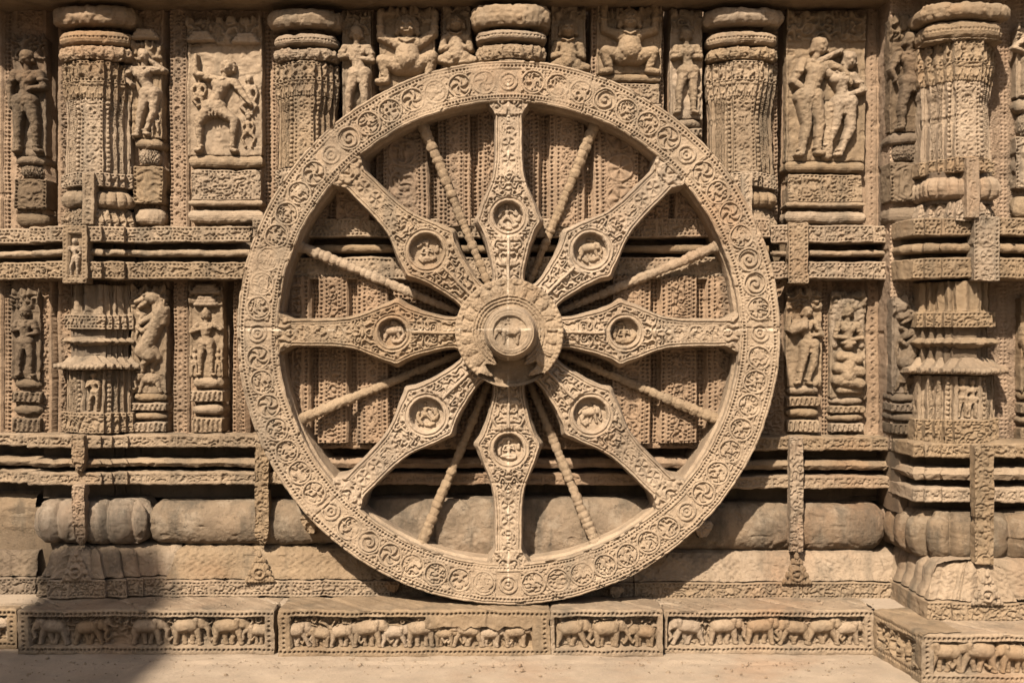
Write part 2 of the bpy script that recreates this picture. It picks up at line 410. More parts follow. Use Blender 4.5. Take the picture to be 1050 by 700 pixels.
def elephant(x, z, L, flip=1, seed=0, calf=False):
    rnd = random.Random(seed); out = []
    st = rnd.uniform(-.09, .09); L = L*rnd.uniform(.88, 1.03)
    def c(ax, az, ar, bx, bz, br, da=0., db=0.):
        out.append((x+flip*ax*L, z+az*L, da*L, ar*L, x+flip*bx*L, z+bz*L, db*L, br*L))
    c(-.22, .5, .2, .1, .53, .2, -.03, -.03); c(-.1, .52, .21, .02, .53, .21, -.03, -.03)
    c(.3, .62, .15, .33, .55, .135, .0, .02); c(.33, .68, .08, .3, .64, .1, .05, .05)
    c(.41, .55, .085, .49, .38, .062, .03, .04); c(.49, .38, .062, .48+st, .22, .046, .04, .04); c(.48+st, .22, .045, .55+st, .12, .036, .04, .03); c(.55+st, .12, .034, .62+st, .2, .028, .03, .03)
    c(.41, .46, .024, .54, .42, .014, .1, .09)
    c(.2, .66, .085, .17, .48, .06, .12, .11); c(.17, .48, .06, .22, .4, .03, .11, .09)
    for (lx, fx, dd) in ((-.32, -.38+st, .02), (-.17, -.12-st, -.05), (.08, .04+st, -.05), (.2, .27-st, .02)):
        c(lx, .4, .1, (lx+fx)/2+.01, .22, .075, dd, dd); c((lx+fx)/2+.01, .22, .07, fx, .06, .056, dd, dd); c(fx, .05, .06, fx+.02, .045, .058, dd, dd)
    c(-.39, .6, .03, -.45, .4, .018, 0, 0); c(-.45, .4, .02, -.43, .28, .025)
    c(.36, .6, .017, .365, .6, .015, .13, .13)
    return out
def yali(x, z, H, flip=1):
    out = []
    def c(ax, az, ar, bx, bz, br, da=.02, db=.02):
        out.append((x+flip*ax*H, z+az*H, da*H, ar*H, x+flip*bx*H, z+bz*H, db*H, br*H))
    c(-.1, .26, .1, .02, .5, .085); c(.02, .5, .085, .1, .7, .095); c(.1, .68, .09, .05, .84, .065); c(.12, .6, .07, .14, .72, .06)
    c(.02, .86, .075, -.02, .87, .07, .05, .05)               # head
    c(-.05, .87, .05, -.17, .82, .03, .06, .06); c(-.05, .82, .04, -.14, .76, .022, .06, .06)   # jaws
    c(.02, .92, .03, .04, .985, .015, .05, .03); c(-.04, .93, .022, -.06, .985, .012, .06, .03)
    c(-.06, .895, .016, -.07, .897, .014, .12, .12)
    for k in range(5): c(.08-.0*k, .88-.055*k, .03, .15, .85-.055*k, .02, .05, .03)    # mane
    c(.02, .66, .045, -.12, .58, .035, .06, .08); c(-.12, .58, .035, -.1, .66, .03, .08, .08); c(-.1, .66, .03, -.15, .69, .026, .08, .08)
    c(.06, .6, .045, -.1, .48, .032, .05, .06); c(-.1, .48, .032, -.16, .53, .028, .07, .07)
    c(-.1, .26, .1, -.02, .2, .075, .04, .06); c(-.02, .2, .06, -.1, .1, .036, .06, .05); c(-.1, .1, .034, -.11, .02, .028, .05, .04); c(-.11, .02, .03, -.17, .015, .024)
    c(-.04, .3, .09, .05, .18, .055, .0, .0); c(.05, .18, .05, -.0, .09, .03, .0, .0); c(0, .09, .03, 0, .02, .025, .0, .0)
    c(-.17, .28, .025, -.2, .4, .018, .0, .0); c(-.2, .4, .018, -.17, .52, .025, .0, .0)
    return out

# ================================================================== THE GROUND
def make_ground():
    xs = np.concatenate([np.linspace(-40000, -900, 24), np.linspace(-840, 840, 420), np.linspace(900, 40000, 24)])
    ds = np.concatenate([np.linspace(-40000, -700, 30), np.linspace(-660, 240, 225), np.linspace(300, 30000, 20)])
    X, Dd = np.meshgrid(xs, ds, indexing='ij')
    near = np.exp(-(np.maximum(np.abs(X)-800, 0)/400)**2)
    Z = near*((vn(X/60, Dd/60, 1)-.5)*2.2+(vn(X/14, Dd/10, 2)-.5)*.9+(vn(X/5, Dd/4, 5)-.5)*.4)
    Z = Z - near*1.2*np.exp(-((Dd+34+2*np.sin(X/40))/.9)**2)*(vn(X/50, Dd/50, 12) > .35)
    Z = Z + np.where((Dd > -26) & (Dd < 2), (vn(X/9, Dd/7, 8))*1.6, 0)       # dust heaped at the foot of the plinth
    o = link('ground', mesh_from_grid('ground', np.stack([X, Dd, Z-1.0], -1), wamp=0), M_GROUND)
    o['kind'] = 'structure'
make_ground()

# ================================================================== THE WALL BEHIND
BAY = -100       # the right-hand bay stands this much nearer
def strips(tab, s0=0):
    """tab: (px0, px1, kind, raise) screen columns at depth dref"""
    def f(X, Z, S, dref=100):
        h = np.zeros_like(X)
        for k, (a, b, kind, up) in enumerate(tab):
            xa, xb = cx(a, dref), cx(b, dref); mk = (X >= xa) & (X < xb)
            if not mk.any(): continue
            v = X-xa
            h = np.where(mk, np.where((up < -4.5) & (np.hypot(X+3.6, Z-330) > 270), min(up*6.0, up), up)+band(Z, v, xb-xa, kind, s0+k)*1.35, h)
        return h+35*(np.hypot(X+3.6, Z-330) < 270)
    return f
UP = [(0, 12, 'lattice', -3), (12, 46, 'fine', 0), (46, 58, 'lattice', -6), (58, 128, 'fine', 0), (128, 136, 'lattice', -6), (136, 168, 'fine', 0), (167, 176, 'lattice', -7),
      (175, 192, 'rosette', 6), (192, 268, 'fine', 0), (268, 279, 'lattice', -4), (279, 300, 'leaf', 2), (300, 342, 'rosette', 4), (342, 350, 'lattice', -6), (350, 383, 'fine', 2), (383, 390, 'lattice', -8),
      (390, 398, 'pits', 0), (398, 436, 'rosette', 7), (436, 442, 'pits', 8), (442, 452, 'lattice', -5), (452, 460, 'pits', 5), (460, 477, 'rosette', 7), (477, 484, 'pits', 5),
      (484, 491, 'lattice', -5), (491, 497, 'pits', 4), (497, 546, 'swirl', 9), (546, 552, 'pits', 4), (552, 562, 'lattice', -5), (562, 569, 'pits', 5), (569, 590, 'rosette', 7),
      (590, 597, 'pits', 5), (597, 606, 'lattice', -5), (606, 613, 'pits', 8), (613, 650, 'rosette', 7), (650, 680, 'swirl', 3), (680, 686, 'lattice', -6), (686, 721, 'fine', 2), (721, 728, 'lattice', -8),
      (728, 798, 'leaf', 2), (798, 807, 'lattice', -6), (807, 888, 'fine', 0), (888, 898, 'rosette', 6), (898, 910, 'rosette', 4), (910, 930, 'fine', -10), (930, 1000, 'fine', -10)]
LO = [(0, 12, 'lattice', -4), (12, 52, 'fine', 0), (52, 58, 'lattice', -5), (58, 130, 'fine', 0), (130, 172, 'fine', 0), (172, 179, 'lattice', -6), (179, 193, 'rosette', 6), (193, 229, 'fine', 0),
      (229, 239, 'lattice', -9), (239, 252, 'leaf', 4), (252, 262, 'lattice', -5), (262, 286, 'fine', 1), (286, 300, 'leaf', 3), (300, 306, 'pits', 5), (306, 318, 'swirl', 6), (318, 324, 'pits', 5), (324, 333, 'lattice', -5),
      (333, 339, 'pits', 5), (339, 356, 'swirl', 7), (356, 362, 'pits', 5), (362, 371, 'lattice', -5), (371, 377, 'pits', 5), (377, 396, 'rosette', 7), (396, 402, 'pits', 5),
      (402, 560, 'lattice', -6), (560, 625, 'lattice', -6), (625, 632, 'pits', 5), (632, 656, 'rosette', 7), (656, 662, 'pits', 5), (662, 672, 'lattice', -5), (672, 678, 'pits', 5),
      (678, 702, 'swirl', 7), (702, 708, 'pits', 5), (708, 718, 'lattice', -5), (718, 724, 'pits', 5), (724, 746, 'rosette', 7), (746, 752, 'pits', 5), (752, 765, 'lattice', -5), (765, 806, 'fine', 0),
      (806, 842, 'fine', 0), (842, 851, 'lattice', 0), (851, 888, 'fine', 0), (888, 900, 'rosette', 6), (900, 913, 'rosette', 4), (913, 1000, 'fine', -8)]
wall = thing('temple_wall', 'carved ochre sandstone temple wall rising behind the great stone wheel', 'wall', (0, 104, 0))
pb = [(-1500, 140), (-1500, 104), (cx(30, 104), 104)]
core = mould('core', [(-1500, 700), (-1500, 152), (432, 152), (432, 66), (1500, 66), (1500, 700)], [(0, 0), (0, 900)], M_SHADE, wall, st=60, wamp=0)
mould('upper_panels', [(cx(-40, 104), 109), (cx(-40, 104), 104), (cx(925, 104), 104)], [(0, cz(236, 104)), (0, cz(-4, 104))], M_RED, wall, st=.8, relief=strips(UP))
mould('lower_panels', [(cx(-40, 104), 109), (cx(-40, 104), 104), (cx(925, 104), 104)], [(0, cz(450, 104)), (0, cz(286, 104))], M_RED, wall, st=.8, relief=strips(LO, 50))
mould('bay_panels', [(cx(913, 56), 112), (cx(913, 56), 56), (cx(1110, 56), 56)], [(0, cz(460, 56)), (0, cz(-14, 56))], M_RED, wall, st=1.0,
      relief=lambda X, Z, S: band(Z, np.mod(X, 17), 17, 'leaf', 3)*(X > 404))
mould('footing', [(-900, 100), (430, 100), (432, 40), (900, 40)], [(0, 0), (0, cz(520, 100)), (-30, cz(520, 100))], M_SHADE, wall, st=6, wamp=1)

# cornice above
co = thing('cornice', 'shadowed projecting stone cornice along the very top of the wall', 'cornice', (0, 70, cz(2, 62)))
Zc = 687
mould('eave', [(cx(-60, 42), 112), (cx(-60, 42), 42), (cx(912, 42), 42), (400, 0), (cx(1120, 0), 0)],
      [(-70, Zc+2), (-4, Zc), (0, Zc+3), (2, Zc+12), (-5, Zc+22), (-60, Zc+26)], M_WALL, co, st=2, relief=lambda X, Z, S: (vn(X/8, Z/4, 3)-.5)*2)
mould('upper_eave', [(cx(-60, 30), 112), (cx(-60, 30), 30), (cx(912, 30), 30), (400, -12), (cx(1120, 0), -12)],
      [(-60, Zc+27), (-4, Zc+27), (0, Zc+30), (2, Zc+60), (-60, Zc+64)], M_SHADE, co, st=3)

# ================================================================== STRING COURSES (rails)
def F(kind, z0, z1, s=0, b=True, cell=None):
    def f(X, Z, S):
        h = band(S, Z-z0, z1-z0, kind, s, b)
        if cell: h = np.where(np.abs(np.mod(S, cell)-cell/2) > cell/2-1.6, .3, h)
        return h
    return f
# middle course, left and right and behind the wheel
def plan_left(d):
    X = lambda p: cx(p, d)
    return [(X(-40), d+22), (X(28), d+22), (X(29), d+2), (X(48), d+2), (X(48), d-4), (X(65), d-4), (X(65), d-10), (X(107), d-10), (X(107), d-3), (X(128), d-3), (X(128), d+4), (X(152), d+4), (X(152), d), (X(256), d), (X(258), d+6)]
def course(thing_o, plan, ys, dref, kind1='fine', kind2='leaf', shift=0, mat=M_WALL, s=0):
    (a0, a1), (t0, t1), (b0, b1) = ys
    za1, za0 = cz(a0, dref), cz(a1, dref); zt1, zt0 = cz(t0, dref), cz(t1, dref); zb1, zb0 = cz(b0, dref), cz(b1, dref)
    P = plan
    mould('carved_slab', P, box_prof(za0, za1, -50), mat, thing_o, relief=F(kind1, za0+1, za1-1, s, cell=62))
    Pi = [(x, d+5) for x, d in P]
    mould('roll_moulding', Pi, round_prof(zt0, zt1, 5, -45), mat, thing_o, st=1.2)
    mould('carved_slab', P, box_prof(zb0, zb1, -50), mat, thing_o, relief=F(kind2, zb0+1, zb1-1, s+1, cell=75))
    mould('recess', [(x, d+40) for x, d in P], [(0, zb0+2), (0, za1-2)], M_SHADE, thing_o, st=5)
sc1 = thing('string_course', 'middle carved stone rail running from the left edge to behind the wheel', 'string course', (cx(130, 65), 66, cz(288, 65)))
course(sc1, plan_left(66), ((232, 248), (255, 262), (268, 286)), 62, 'swirl', 'swirl')
zq0, zq1 = cz(291, 52), cz(231, 52)
mould('plaque', rect(cx(64, 50), cx(89, 50), 50, 70), box_prof(zq0, zq1, -10), M_WALL, sc1,
      relief=lambda X, Z, S: np.where((np.abs(X-cx(76.5, 50)) < 7) & (np.abs(Z-(zq0+zq1)/2) < 23), -4.5, band(Z, X-cx(64, 50), 25, 'pits', 3)*.5))
figure('figure', human(cx(76.5, 54), zq0+8, 40, dict(hip=(.05, .5), lh=(-.14, .8), le=(-.2, .66), rh=(.05, .55)), female=True), 54.5, M_FIG, sc1, st=.7)
sc2 = thing('string_course', 'middle carved stone rail seen through the spokes in the upper half of the wheel', 'string course', (cx(525, 65), 76, cz(288, 65)))
course(sc2, [(cx(259, 56), 56), (cx(789, 56), 56)], ((226, 245), (252, 260), (265, 287)), 76, 'swirl', 'rosette', s=4)
sc3 = thing('string_course', 'middle carved stone rail between the wheel and the projecting right bay', 'string course', (cx(860, 65), 66, cz(288, 65)))
course(sc3, [(cx(790, 66), 70), (cx(790, 66), 66), (cx(895, 66), 66), (cx(895, 66), 72), (cx(924, 66), 72)], ((231, 249), (256, 262), (268, 286)), 66, 'swirl', 'swirl', s=9)
mould('strap', rect(cx(809, 58), cx(829, 58), 59, 75), box_prof(cz(291, 59), cz(229, 59), -10), M_WALL, sc3, relief=lambda X, Z, S: band(Z, X-cx(809, 58), 20*1.05, 'rosette', 8))
def plan_bay(d):
    X = lambda p: cx(p, d)
    return [(407, 90), (407, 28), (X(940), d+10), (X(950), d+10), (X(950), d+4), (X(966), d+4), (X(966), d), (X(1042), d), (X(1042), d+5), (X(1120), d+5)]
sc4 = thing('string_course', 'middle carved stone rail across the projecting bay at the right edge', 'string course', (cx(990, -35), -35, cz(288, -35)))
course(sc4, plan_bay(-6), ((223, 241), (248, 258), (264, 285)), -8, 'swirl', 'rosette', s=13)
mould('strap', rect(cx(999, -14), cx(1025, -14), -14, 6), box_prof(cz(288, -14), cz(222, -14), -10), M_WALL, sc4, relief=lambda X, Z, S: band(Z, X-cx(999, -14), 26*.99, 'rosette', 5))

# lower rails
RY = ((446, 459), (471, 479), (484, 497))
def rails(o, plan, dref, ys=RY, s=0, mat=M_WALL):
    (a0, a1), (t0, t1), (b0, b1) = ys
    def b(p): return cz(p[1], dref), cz(p[0], dref)
    z0, z1 = b(ys[0]); mould('carved_slab', plan, box_prof(z0, z1, -55, 1.2), mat, o, relief=F('swirl', z0+1, z1-1, s, cell=54))
    z0, z1 = b(ys[1]); mould('thin_slab', [(x, d+2) for x, d in plan], lozenge(z0, z1, 4, -50), mat, o, st=1.2, relief=lambda X, Z, S: 1.6*(vn(X/14, Z/30, 5)-.5)+.8*(vn(X/5, Z/5, 8)-.5))
    z0, z1 = b(ys[2]); mould('carved_slab', plan, box_prof(z0, z1, -55, 1.2), mat, o, relief=F('fine', z0+1, z1-1, s+2, cell=54))
    mould('recess', [(x, d+44) for x, d in plan], [(0, cz(ys[2][1]+18, dref)), (0, cz(ys[0][0]+3, dref))], M_SHADE, o, st=5)
def pendant(o, px0, px1, py0, py1, d, kind='swirl', tip=8, s=0):
    x0, x1, z1, z0 = cx(px0, d), cx(px1, d), cz(py0, d), cz(py1, d)
    xc, hw = (x0+x1)/2, (x1-x0)/2
    def ex(X, Z, S):
        t = np.clip((Z-z0)/tip, 0, 1); return -(1-t)**1.5*hw*.9
    mould('pendant', rect(x0, x1, d, d+14), [(-hw*.8, z0), (0, z0+.5), (0, z1-1), (-1, z1), (-10, z1)], M_WALL, o, extra=ex, relief=lambda X, Z, S: band(Z, X-x0, x1-x0, kind, s, False)*.9)
def plan_rl(d):
    X = lambda p: cx(p, d)
    return [(X(-40), d+20), (X(29), d+20), (X(30), d-4), (X(72), d-4), (X(72), d-8), (X(106), d-8), (X(106), d-4), (X(116), d-4), (X(116), d), (X(131), d), (X(131), d+4), (X(145), d+4), (X(145), d-1), (X(300), d-1)]
r1 = thing('wall_rail', 'three stacked thin stone ledges with pointed pendants left of the wheel', 'ledge', (cx(150, 65), 65, cz(500, 65)))
rails(r1, plan_rl(66), 64)
pendant(r1, 73, 86, 446, 487, 50, 'fine', 14); pendant(r1, 74, 87, 497, 561, 50, 'fine', 16, 3)
pendant(r1, 261, 275, 456, 561, 57, 'swirl', 16, 5)
r2 = thing('wall_rail', 'stacked thin stone ledges seen through the lower half of the wheel', 'ledge', (cx(525, 65), 65, cz(500, 65)))
rails(r2, [(cx(300.5, 68), 68), (cx(740, 68), 68)], 68, ((447, 460), (470, 480), (485, 497)), 3, M_RED)
r3 = thing('wall_rail', 'stacked thin stone ledges with one blunt pendant right of the wheel', 'ledge', (cx(830, 65), 65, cz(500, 65)))
rails(r3, [(cx(740.5, 65), 66), (cx(912, 65), 65), (cx(912, 65), 71), (cx(925, 65), 71)], 65, ((448, 462), (473, 482), (488, 501)), 7)
pendant(r3, 810, 824, 448, 568, 57, 'swirl', 3, 5)
r4 = thing('wall_rail', 'stacked stone ledges crossed by a broad pendant on the right bay', 'ledge', (cx(990, -35), -35, cz(520, -35)))
rails(r4, plan_bay(-16), -20, ((455, 470), (481, 493), (501, 516)), 17)
pendant(r4, 1000, 1019, 456, 581, -42, 'swirl', 3, 9)

# ================================================================== TORUS, BASE
def lobes(p, A, ph=0):
    def f(X, Z, S): return -A*(1-np.abs(np.sin(np.pi*(S+ph)/p)))**1.6
    return f
def stain(X, Z, S): return (vn(X/22, Z/12, 4)-.5)*1.0+(vn(X/4, Z/4, 5)-.5)*.5-.3*swirl(X, Z, 3, 16, 1.2)*(vn(X/22, Z/12, 6) > .5)
def arcpath(x0, x1, d, back, r=12):
    L = [(x0, back)]+[(x0+r-r*math.cos(a), d+r-r*math.sin(a)) for a in np.linspace(0, math.pi/2, 7)]
    return L+[(x0+x1-x, dd) for x, dd in reversed(L)]
t0 = tag(mould('roll_moulding', [(cx(-40, 95), 98), (cx(34, 95), 98)], round_prof(cz(562, 95), cz(505, 95), 18, -20), M_SMOOTH, None, relief=stain, st=1.2, origin=(cx(0, 95)*K, .5, cz(562, 95)*K)),
         'plain round stone moulding in shade at the far left edge', 'moulding')
z0, z1 = cz(559, 62), cz(513, 62)
tag(mould('lobed_moulding', arcpath(cx(30, 60), cx(152, 60), 58, 112, 16), round_prof(z0, z1, 18, -60, 26), M_SMOOTH, None, relief=stain, extra=lobes(27, 9, 6), st=1.0, origin=(cx(90, 60)*K, .35, z0*K)),
    'bulging cushion moulding with fat lobes under the left ledges', 'moulding')
z0, z1 = cz(560, 66), cz(514, 66)
tag(mould('roll_moulding', arcpath(cx(149, 66), cx(372, 66), 66, 112, 12), round_prof(z0, z1, 19, -60, 26), M_SMOOTH, None, relief=stain, st=1.0, origin=(cx(230, 60)*K, .35, z0*K)),
    'big smooth round moulding with blunt end just left of the wheel', 'moulding')
z0, z1 = cz(582, 50), cz(513, 50)
tag(mould('roll_moulding', [(cx(352, 50), 90), (cx(352, 50), 52), (cx(690, 50), 52), (cx(690, 50), 90)], round_prof(z0, z1, 14, -60, 26), M_SMOOTH, None, relief=lambda X, Z, S: stain(X, Z, S)*1.6-2*(np.abs(np.mod(X, 83)) < 1.2), st=1.0, origin=(cx(520, 60)*K, .35, z0*K)),
    'pitted round moulding seen through the bottom of the wheel', 'moulding')
z0, z1 = cz(566, 66), cz(517, 66)
tag(mould('roll_moulding', arcpath(cx(672, 66), cx(913, 66), 66, 112, 20), round_prof(z0, z1, 20, -60, 26), M_SMOOTH, None, relief=stain, st=1.0, origin=(cx(830, 60)*K, .35, z0*K)),
    'big smooth round moulding with rounded end right of the wheel', 'moulding')
tag(mould('roll_moulding', arcpath(cx(905, 80), cx(935, 80), 84, 112, 14), round_prof(cz(560, 80), cz(512, 80), 16, -60, 24), M_SMOOTH, None, relief=stain, st=1.0, origin=(cx(920, 60)*K, .4, z0*K)),
    'short round moulding tucked in the corner beside the right bay', 'moulding')
z0, z1 = cz(578, -28), cz(528, -28)
tag(mould('lobed_moulding', [(404, 80), (404, 40)]+[(404+50-50*math.cos(a), -28+60-60*math.sin(a)) for a in np.linspace(0, math.pi/2, 10)]+[(cx(1120, -28), -28)], round_prof(z0, z1, 20, -60, 26), M_SMOOTH, None,
          relief=stain, extra=lobes(31, 11, 4), st=1.0, origin=(cx(1000, 0)*K, -.2, z0*K)), 'bulging cushion moulding with fat lobes on the right bay', 'moulding')

def base_block(name, label, plan, py_top, py_mid, py_bot, dref, slope, lob=None, s=0, mat=M_WALL, orn=()):
    zt, zm, zb = cz(py_top, dref), cz(py_mid, dref), cz(py_bot, dref)
    o = thing(name, label, 'base', (sum(p[0] for p in plan)/len(plan), dref, zb))
    mould('carved_band', plan, box_prof(zb, zm, -30, 1), mat, o, relief=F('swirl', zb+1, zm-1, s, cell=88))
    hh = zt-zm; prof = [(-4, zm+.4), (-1.5, zm+1.5), (-slope*.18, zm+hh*.15), (-slope*.36, zm+hh*.35), (-slope*.46, zm+hh*.55), (-slope*.56, zm+hh*.74), (-slope*.78, zm+hh*.9), (-slope*1.2, zm+hh*.98), (-slope*1.7, zt), (-slope-34, zt+1)]
    def rel(X, Z, S):
        v = Z-zm
        h = .38*np.cos(S*.62+1.6*np.abs(np.mod(v, 8)-4)*.5)*(vn(X/26, Z/40, 7) > .42) + .5*(swirl(X, Z, s, 5, 1.8)-.5)
        return h*1.1
    mould('sloping_top', plan, prof, mat, o, relief=rel, extra=lob, st=.9)
    for px in orn:      # little stepped triangular ornament with a round flower
        d = dref-3; x = cx(px, d); caps = []
        zo = zm-2
        for row, (n, hh) in enumerate(((4, 0), (3, 7), (2, 14), (1, 21))):
            for i in range(n+1):
                xx = x+(i-n/2)*6.2; caps.append((xx-1.2, zo+hh+2.5, -1.2, 2.0, xx-.6, zo+hh+5.5, -1.0, 1.7)); caps.append((xx+2, zo+hh+2.2, -1.2, 1.7, xx+1.2, zo+hh+4.6, -1.0, 1.4))
        caps.append((x, zo+30, -1, 2.6, x, zo+36, -2, 1.0))
        for a in range(14): 
            caps.append((x+6.4*math.cos(a/14*6.283), zo+11+6.4*math.sin(a/14*6.283), -.6, 2.2, x+6.4*math.cos(a/14*6.283), zo+11.1+6.4*math.sin(a/14*6.283), -.6, 2.2)); t = a/14*2*math.pi; t2 = (a+1)/14*2*math.pi
            caps.append((x+6*math.cos(t), zo+11+6*math.sin(t), 1.4, 1.3, x+6*math.cos(t2), zo+11+6*math.sin(t2), 1.4, 1.3))
        caps.append((x, zo+11, 1.2, 2.3, x+.1, zo+11, 1.2, 2.3))
        figure('flower_ornament', caps, d-1, mat, o, st=.6)
    return o
base_block('stone_footing', 'recessed carved stone footing in shade at the far left edge', [(cx(-40, 80), 82), (cx(36, 80), 82)], 566, 592, 612, 82, 10, s=3, mat=M_SHADE)
Xb = lambda p: cx(p, 50)
base_block('stone_footing', 'lobed lotus footing in shade under the left cushion moulding', [(Xb(33), 100), (Xb(33), 62), (Xb(48), 62), (Xb(48), 50), (Xb(108), 50), (Xb(108), 55), (Xb(128), 55), (Xb(128), 60), (Xb(144), 60), (Xb(144), 64), (Xb(178), 64)],
           562, 594, 613, 52, 16, lobes(20, 4, 3), s=5, orn=(78,))
base_block('stone_footing', 'long sloping footing left of the wheel with a triangular flower ornament', [(cx(168, 62), 100), (cx(168, 62), 61), (cx(400, 62), 61)], 561, 595, 612, 61, 18, s=8, orn=(266,))
base_block('stone_footing', 'worn plain sloping footing in the shadow under the wheel', [(cx(400.5, 62), 63), (cx(650, 62), 63)], 566, 597, 612, 63, 16, s=9, mat=M_SMOOTH)
base_block('stone_footing', 'long sloping footing right of the wheel with a triangular flower ornament', [(cx(650.5, 62), 61), (cx(915, 62), 61), (cx(915, 62), 68), (cx(927, 62), 68)], 566, 597, 615, 61, 18, s=11, orn=(817,))
Xc = lambda p: cx(p, -50)
base_block('stone_footing', 'tall lobed lotus footing of the right bay above the corner plinth', [(408, 90), (409, 25), (Xc(952), -36), (Xc(953), -44), (Xc(977), -44), (Xc(977), -50), (Xc(1045), -50), (Xc(1045), -44), (Xc(1120), -44)],
           577, 618, 640, -50, 18, lobes(24, 4.5, 3), s=15, orn=(1012,))

# ================================================================== PLINTH with elephants
def plinth(label, x0, x1, d, ele, ytop=625, ybot=672, pads=(10, 10), s=0, side=False, holes=True, broke=(0, -1), returns=(60, 60)):
    zt, zb = cz(ytop, d), -3.0
    X0, X1 = cx(x0, d), cx(x1, d)
    o = thing('plinth_block', label, 'plinth', ((X0+X1)/2, d, 0))
    pz1, pz0 = zt-7.6, 6.6
    px0, px1 = X0+pads[0], X1-pads[1]
    def rel(X, Z, S):
        front = (X > X0+.8) & (X < X1-.8)
        h = pits(X, Z, zt-4.4, 4.6, 1.5, 2.8)*(X > X0+3)+pits(X, Z, 3.6, 4.6, 1.4, 2.6)
        h = h+np.where(pads[0] > 6, pits(Z, X, X0+5.5, 5.0, 1.5, 2.2)*(Z > 7)*(Z < zt-8), 0)+np.where(pads[1] > 6, pits(Z, X, X1-5.5, 5.0, 1.5, 2.2)*(Z > 7)*(Z < zt-8), 0)
        inside = (X > px0) & (X < px1) & (Z > pz0) & (Z < pz1-(9+5*vn(X/7, Z*0, 4))*((X > cx(broke[0], d)) & (X < cx(broke[1], d))))
        top = ss(pz0+9, pz1-6, Z)
        leaf = swirl(X, Z, s, 8.5, 2.3)**1.3*6.5*top+swirl(X, Z, s+8, 6, 2)*1.6*(vn(X/15, Z/15, s+2) > .5)
        h = np.where(inside, -10.5+np.minimum(leaf, 8.5), h)
        return np.where(front, h, 0)
    mould('block', rect(X0, X1, d, d+(returns[0])), [(-1, zb), (0, 0), (0, 1), (0, zt-1.6), (-1.4, zt), (-62, zt+1)], M_WALL, o, relief=rel, st=.75)
    for k, (ex, L, fl) in enumerate(ele):
        L2 = L*1.04*(1+d/D0)
        figure('elephant', elephant(cx(ex, d), pz0+.3, min(L2*1.12, 43), fl, seed=s*7+k), d+9.0, M_FIG, o, st=.55, seed=k, carve=.3)
    return o
plinth('left plinth block, partly in shade, with five walking elephants carved in a row', 18, 281, 5, [(50, 40, -1), (90, 30, 1), (150, 36, 1), (192, 40, 1), (234, 38, 1), (262, 26, -1)], s=1, pads=(12, 10))
plinth('long plinth block under the wheel with a broken top edge and a small elephant herd', 285, 564, -4, [(303, 30, 1), (326, 27, -1), (352, 30, 1), (378, 34, 1), (405, 27, 1), (433, 34, 1), (457, 25, 1), (478, 32, -1), (504, 28, 1), (530, 28, 1)], s=2, pads=(12, 18), broke=(436, 560))
plinth('short plinth block right of the wheel foot with two elephants and a tree', 564.6, 680, -5, [(588, 34, 1), (625, 42, 1), (660, 26, -1)], s=3, pads=(4, 6))
plinth('right plinth block with four elephants walking below leafy branches', 680.6, 897, 6, [(705, 40, -1), (745, 42, 1), (783, 40, 1), (815, 34, -1), (847, 38, 1), (872, 30, 1)], s=4, pads=(4, 10))
cp = plinth('corner plinth block of the projecting bay with large elephants at lower right', 945, 1120, BAY, [(970, 40, -1), (1004, 42, -1), (1042, 46, -1)], s=5, pads=(12, 10), ytop=650)
xA, xB = cx(895, 6), cx(945.5, BAY)
def side_rel(X, Z, S):
    zt = cz(625, 0)
    ins = (Z > 10) & (Z < zt-12) & (S > 8) & (S < 92)
    h = pits(S, Z, zt-6, 5.2, 1.6, 2.4)+pits(S, Z, 6, 5.2, 1.6, 2.4)
    return np.where(ins, -6+swirl(S, Z, 5, 7, 2)*4+3*np.clip(1-((np.mod(S, 16)-8)/5)**2, 0, 1), h)
mould('side_face', [(xA, 5), (xB-.8, BAY)], [(0, -3), (0, cz(625, 0)-2), (-2, cz(625, 0)), (-40, cz(625, 0)+1)], M_WALL, cp, relief=side_rel, st=.8, sides=True)
mould('ledge_top', [(xA, 62), (xA+1, 6), (xB, BAY+1), (cx(1120, BAY), BAY+1)], [(-14, cz(625, 0)-16), (-3, cz(625, 0)-1.4), (-120, cz(625, 0)-.8)], M_GROUND, cp, st=4, wamp=.5)
plinth('recessed plinth block cut off by the far left edge', -45, 17, 26, [(0, 30, 1)], s=8, pads=(6, 10), ytop=624)
tp = tag(mould('ledge_slab', [(cx(-45, 40), 40), (cx(930, 40), 40)], [(0, 30), (0, cz(625, 0)-1.6), (-60, cz(625, 0)-1.2)], M_GROUND, None, st=6, wamp=.3, origin=(0, .33, .2)), 'dusty strip of stone ledge between plinth and footing', 'ledge')

